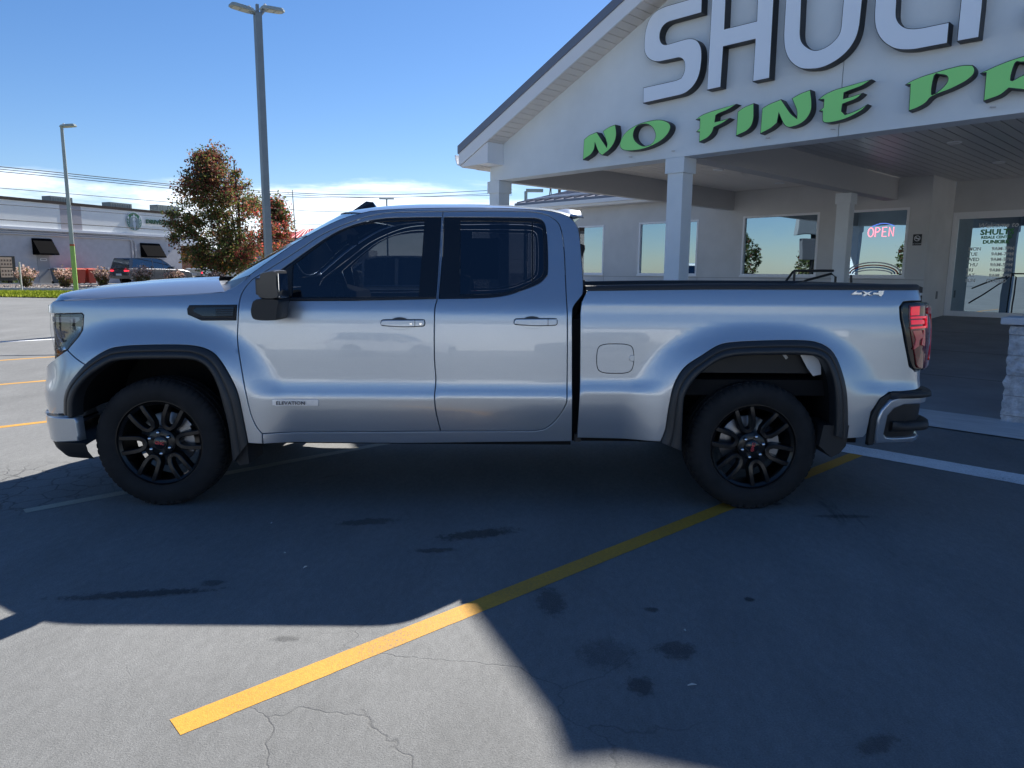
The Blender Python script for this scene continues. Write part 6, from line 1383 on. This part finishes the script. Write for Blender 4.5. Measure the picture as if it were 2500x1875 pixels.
def hip(px0, px1, py0, py1, Y, r0, r1):
    a, b_, t0, t1 = at(px0, py1, Y), at(px1, py1, Y), at(r0, py0, Y+4), at(r1, py0, Y+4); mb = MB()
    mb.add([(a.x, Y, a.z), (b_.x, Y, a.z), (b_.x, Y+9, a.z), (a.x, Y+9, a.z), (t0.x, Y+4, t0.z), (t1.x, Y+4, t0.z)], [(0, 1, 5, 4), (1, 2, 5), (2, 3, 4, 5), (3, 0, 4), (3, 2, 1, 0)]); h_ = mb.build('hip_roof', redr, pz)
    mb = MB(); n = int((b_.x-a.x)/.7)
    for i in range(1, n):
        t = i/n; x = a.x+(b_.x-a.x)*t; xt = t0.x+(t1.x-t0.x)*t; mb.tube([(x, Y-.02, a.z), (xt, Y+3.95, t0.z)], .05, 4)
    mb.build('roof_ribs', redr, h_)
hip(702, 800, 558, 580, 115, 742, 770); hip(640, 760, 566, 576, 119, 670, 742); hip(510, 553, 622, 632, 113, 522, 545)
for px in (523, 535, 614): P_ = at(px, 640, 90); g = empty('lot_sign', (P_.x, 90, GZ), 0, {523: 'thin white light pole in front of the plaza, left of the tree trunk', 535: 'small pale parking sign left of the tree trunk', 614: 'small pale parking sign right of the tree trunk'}[px], 'sign'); mb = MB(); mb.tube([(0, 0, 0), (0, 0, 7.5 if px == 523 else 2.2)], .10, 6); mb.build('post', wwall, g); mb = MB(); mb.box(-.28, .28, -.06, -.12, 1.7 if px != 523 else 7.3, 2.4 if px != 523 else 7.5); mb.build('sign_plate', white_p, g)
# ---------------------------------------------------------------- behind the camera: what the paint and panes mirror
def pick2(rn, c, d_): return rn.choice((0, 0, 5, 1, 0, 2))
pr_ = [(1.6, -2.2, 2.2), (3, -3.4, 3.4), (5.5, -3.6, 3.6), (8, -2.6, 2.6), (10, -.8, .8)]
t0 = tree(None, (-72, 9, 0), None, pr_, 'tree across the lot to the left, outside the picture', 31, 4200, size=.42, pick=pick2, group='trees bordering the lot')
t0.scale = (.6, .6, .6)
for (x, y, s_) in ((-70, -2, .9), (-73, 20, 1.15), (-66, -14, 1.), (-60, -24, 1.2), (-50, -38, .9), (-30, -52, 1.1), (-14, -60, 1.), (4, -62, 1.15), (18, -58, .95), (34, -60, 1.1), (-78, -8, 1.3)):
    c = copy_tree(t0); c['label'] = 'tree outside the picture, %d metres behind and %d beside the truck' % (abs(y), abs(x)); c.location = (x, y, 0); c.scale = (s_*.62, s_*.62, s_*.55); c.rotation_euler = (0, 0, x*1.3)
pb = empty('showroom_building', (0, -44, 0), 0, 'long low pale building across the road behind the photographer', 'building')
mb = MB(); mb.box(-22, 26, -6, 0, 0, 4.2); mb.build('wall', cream, pb); mb = MB(); mb.box(-22.2, 26.2, -6.2, .2, 4.2, 5.0); mb.build('parapet', brown, pb)
car('parked_suv', car_paint('white_paint', (.62, .63, .64), .0), (-2.6, -24.5, 0), R(8), 'white car parked behind the photographer, seen only in reflections', 'car', 'cars behind the photographer')
car('parked_suv', car_paint('dark_blue_grey_paint', (.035, .04, .052)), (5.8, -27, 0), R(188), 'dark car parked behind the photographer, seen only in reflections', 'car', 'cars behind the photographer')
car('parked_sedan', car_paint('pale_silver_paint', (.42, .44, .43), .3), (-10.5, -25, 0), R(4), 'silver car parked behind the photographer, seen only in reflections', 'car', 'cars behind the photographer')
pg = empty('pylon_sign', (-46, -7, 0), R(80), 'tall two-panel pylon sign beyond the lot, mirrored in the windows', 'sign')
mb = MB(); mb.box(-.5, -.2, -.2, .2, 0, 5.2); mb.box(.2, .5, -.2, .2, 0, 5.2); mb.build('post', dark, pg); mb = MB(); mb.cbox(-2.2, 2.2, -.3, .3, 5.2, 7.6, .05); mb.build('sign_panel', mat('grey_sign_panel', (.20, .21, .22), .6), pg); mb = MB(); mb.cbox(-1.6, 1.6, -.25, .25, 3.0, 4.9, .05); mb.build('sign_panel', mat('dim_sign_panel', (.10, .10, .11), .6), pg)
for k, (x, y) in enumerate(((-30, -20), (-34, 4))):
    g = empty('utility_pole', (x, y, 0), 0, ('nearer', 'farther')[k]+' wooden utility pole left of the lot, outside the picture', 'utility pole', 'utility poles left of the lot'); mb = MB(); mb.tube([(0, 0, 0), (0, 0, 10)], [.16, .11], 8); mb.build('pole', mat('weathered_wood', (.16, .13, .11), .9), g); mb = MB(); mb.box(-.08, .08, -1.2, 1.2, 9.2, 9.4); mb.build('crossarm', mat('weathered_wood', (.16, .13, .11), .9), g)
for k, zz in enumerate((9.5, 9.45, 8.2, 7.4, 6.6)):
    pts = [(-24-.2*k, -44, zz), (-27.5, -32, zz-.5), (-30, -20, zz), (-32.5, -8, zz-.45), (-34, 4, zz), (-35.5, 12, zz-.4), (-37.5, 20.5, zz-.1)]
    mb = MB(); mb.tube(crom(pts, k=4), .02, 4); o = mb.build('overhead_wire', wm); tag(o, ('topmost', 'second', 'middle', 'fourth', 'lowest')[k]+' overhead wire on the poles left of the lot, outside the picture', 'wire', 'wires left of the lot')
# names and labels for small scraps
sc_ = [o for o in C.objects if o.name.startswith('litter_scrap')]
for o, l_ in zip(sc_, ('pale splinter of litter in the truck shadow at the lower right', 'pale straw-like scrap in the truck shadow below the front door', 'tiny pale speck of litter right of the shadow edge at lower right', 'tiny white scrap in shadow below the front wheel', 'tiny pale speck of litter in the truck shadow below the door')): o['label'] = l_
